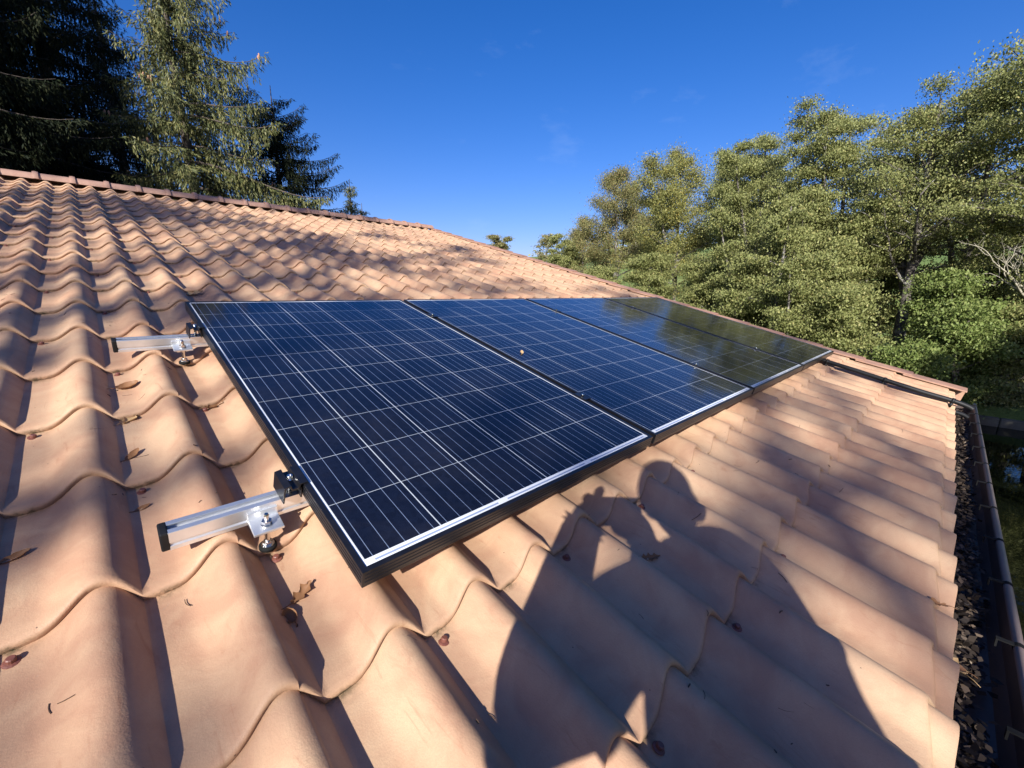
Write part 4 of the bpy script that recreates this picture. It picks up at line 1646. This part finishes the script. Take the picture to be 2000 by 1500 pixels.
# head: shaped sphere with brow, nose, chin and eye hollows
mb = MB()
nlat, nlon = 22, 30
vs, fs = [], []
for i in range(nlat + 1):
    th_ = math.pi * i / nlat
    for k in range(nlon):
        ph_ = 2 * math.pi * k / nlon
        x = 0.081 * math.sin(th_) * math.sin(ph_)
        y = 0.095 * math.sin(th_) * math.cos(ph_)
        z = 0.118 * math.cos(th_)
        front = max(0, math.cos(ph_)) ** 2
        if z < 0:
            x *= 1 - 0.28 * (-z / 0.118) ** 1.5
            y *= 1 - 0.22 * (-z / 0.118) * (1 - front * 0.6)
        nose = math.exp(-((x / 0.013) ** 2)) * math.exp(-(((z + 0.018) / 0.022) ** 2)) * front
        y += 0.022 * nose
        for s in (-1, 1):
            y -= 0.010 * math.exp(-(((x - s * 0.030) / 0.014) ** 2) - (((z - 0.012) / 0.011) ** 2)) * front
        y -= 0.005 * math.exp(-((x / 0.024) ** 2) - (((z + 0.055) / 0.005) ** 2)) * front
        y += 0.008 * math.exp(-((x / 0.02) ** 2) - (((z + 0.092) / 0.016) ** 2)) * front
        vs.append(hp(x, y, z))
for i in range(nlat):
    for k in range(nlon):
        k2 = (k + 1) % nlon
        fs.append((i * nlon + k, (i + 1) * nlon + k, (i + 1) * nlon + k2, i * nlon + k2))
mb.add(vs, fs)
for s in (-1, 1):
    mb.tube([hp(s * 0.070, -0.012, -0.030), hp(s * 0.083, -0.018, 0.0), hp(s * 0.078, -0.012, 0.030)], [0.007, 0.015, 0.008], 8)
mb.tube([hp(0, -0.02, -0.08), NECKB + Vector((0.006, 0.03, 0.05))], [0.055, 0.055], 14)
mb.build("head", M_SKIN, person, True)
mb = MB()
vs, fs = [], []
for i in range(13):
    th_ = math.pi * 0.62 * i / 12
    for k in range(nlon):
        ph_ = 2 * math.pi * k / nlon
        fr_ = max(0, math.cos(ph_))
        t2 = th_ * (1 - 0.42 * fr_)
        rr_ = 1.09 + 0.02 * math.sin(9 * ph_ + i)
        vs.append(hp(0.084 * rr_ * math.sin(t2) * math.sin(ph_), 0.095 * rr_ * math.sin(t2) * math.cos(ph_) - 0.004, 0.118 * rr_ * math.cos(t2)))
for i in range(12):
    for k in range(nlon):
        k2 = (k + 1) % nlon
        fs.append((i * nlon + k, (i + 1) * nlon + k, (i + 1) * nlon + k2, i * nlon + k2))
mb.add(vs, fs)
mb.build("hair", M_HAIR, person, True)


def hand(wrist, palm, fingers, thumb, name="hand"):
    ch = [[(wrist, 0.027), (wrist.lerp(palm, 0.6), (0.036, 0.016)), (palm, (0.038, 0.014))]]
    for f_ in fingers:
        ch.append([(palm, 0.03)] + [(p, rd) for p, rd in zip(f_, (0.0105, 0.0095, 0.0085, 0.007))])
    ch.append([(wrist.lerp(palm, 0.6), 0.03)] + [(p, rd) for p, rd in zip(thumb, (0.0125, 0.0105, 0.008))])
    skin(name, ch, M_SKIN, person, 1, fat=1.55)


# phone body just behind the lens: 15 cm long, held level, lens at its right end
PHX = 0.056
fl = [[cw(PHX - 0.075, y0 + 0.00, -0.030), cw(PHX - 0.083, y0 - 0.01, -0.012), cw(PHX - 0.074, y0 - 0.012, -0.0005), cw(PHX - 0.060, y0 - 0.012, 0.0005)] for y0 in (-0.030, -0.008, 0.014, 0.034)]
fl[0] = [cw(PHX - 0.050, -0.026, -0.030), cw(PHX - 0.046, -0.040, -0.022), cw(PHX - 0.038, -0.041, -0.008), cw(PHX - 0.028, -0.040, -0.004)]
hand(LWR, cw(PHX - 0.083, 0.030, -0.038), fl, [cw(PHX - 0.070, 0.055, -0.035), cw(PHX - 0.052, 0.040, -0.024), cw(PHX - 0.036, 0.028, -0.020)])
XR = PHX + 0.056
fr2 = [[cw(XR - 0.004 * i, 0.075, -0.032 + 0.004 * i), cw(XR - 0.004 - 0.018 * i, 0.064, -0.006), cw(XR - 0.006 - 0.018 * i, 0.046, -0.0005), cw(XR - 0.008 - 0.018 * i, 0.034, 0.0)] for i in range(4)]
hand(RWR, cw(XR + 0.012, 0.070, -0.050), fr2, [cw(XR + 0.020, 0.050, -0.045), cw(XR + 0.010, 0.030, -0.030), cw(XR - 0.004, 0.016, -0.020)])
phone = empty("phone", cw(PHX, 0.020, -0.008))
tag(phone, "slim dark phone held level in both hands behind the eave", "phone")
mb = MB()
Mp = Matrix((( C_RIGHT.x, C_DOWN.x, C_FWD.x, CAM.x), (C_RIGHT.y, C_DOWN.y, C_FWD.y, CAM.y), (C_RIGHT.z, C_DOWN.z, C_FWD.z, CAM.z), (0, 0, 0, 1)))
mb.box((PHX - 0.075, -0.022, -0.014), (PHX + 0.075, 0.055, -0.0055), Mp)
mb.build("body", M_BLACK, phone, bevel=0.003)
mb = MB()
mb.box((PHX - 0.071, -0.018, -0.0148), (PHX + 0.071, 0.051, -0.0142), Mp)
mb.build("screen", M_PLASTIC, phone)
ladder = empty("ladder", (-0.46, -3.15, 0))
tag(ladder, "aluminium ladder leaning on the gutter below the camera", "ladder")
for s in (-0.21, 0.21):
    mb = MB()
    mb.tube([(-0.46 + s, -3.35, 0.0), (-0.46 + s, -2.505, 2.95)], 0.026, 8)
    mb.build("rail", M_ALU, ladder, True)
for k in range(10):
    t = (k + 0.6) / 10.4
    mb = MB()
    mb.tube([(-0.65, -3.35 + 0.845 * t, 2.95 * t), (-0.27, -3.35 + 0.845 * t, 2.95 * t)], 0.016, 8)
    mb.build("rung", M_ALU, ladder, True)
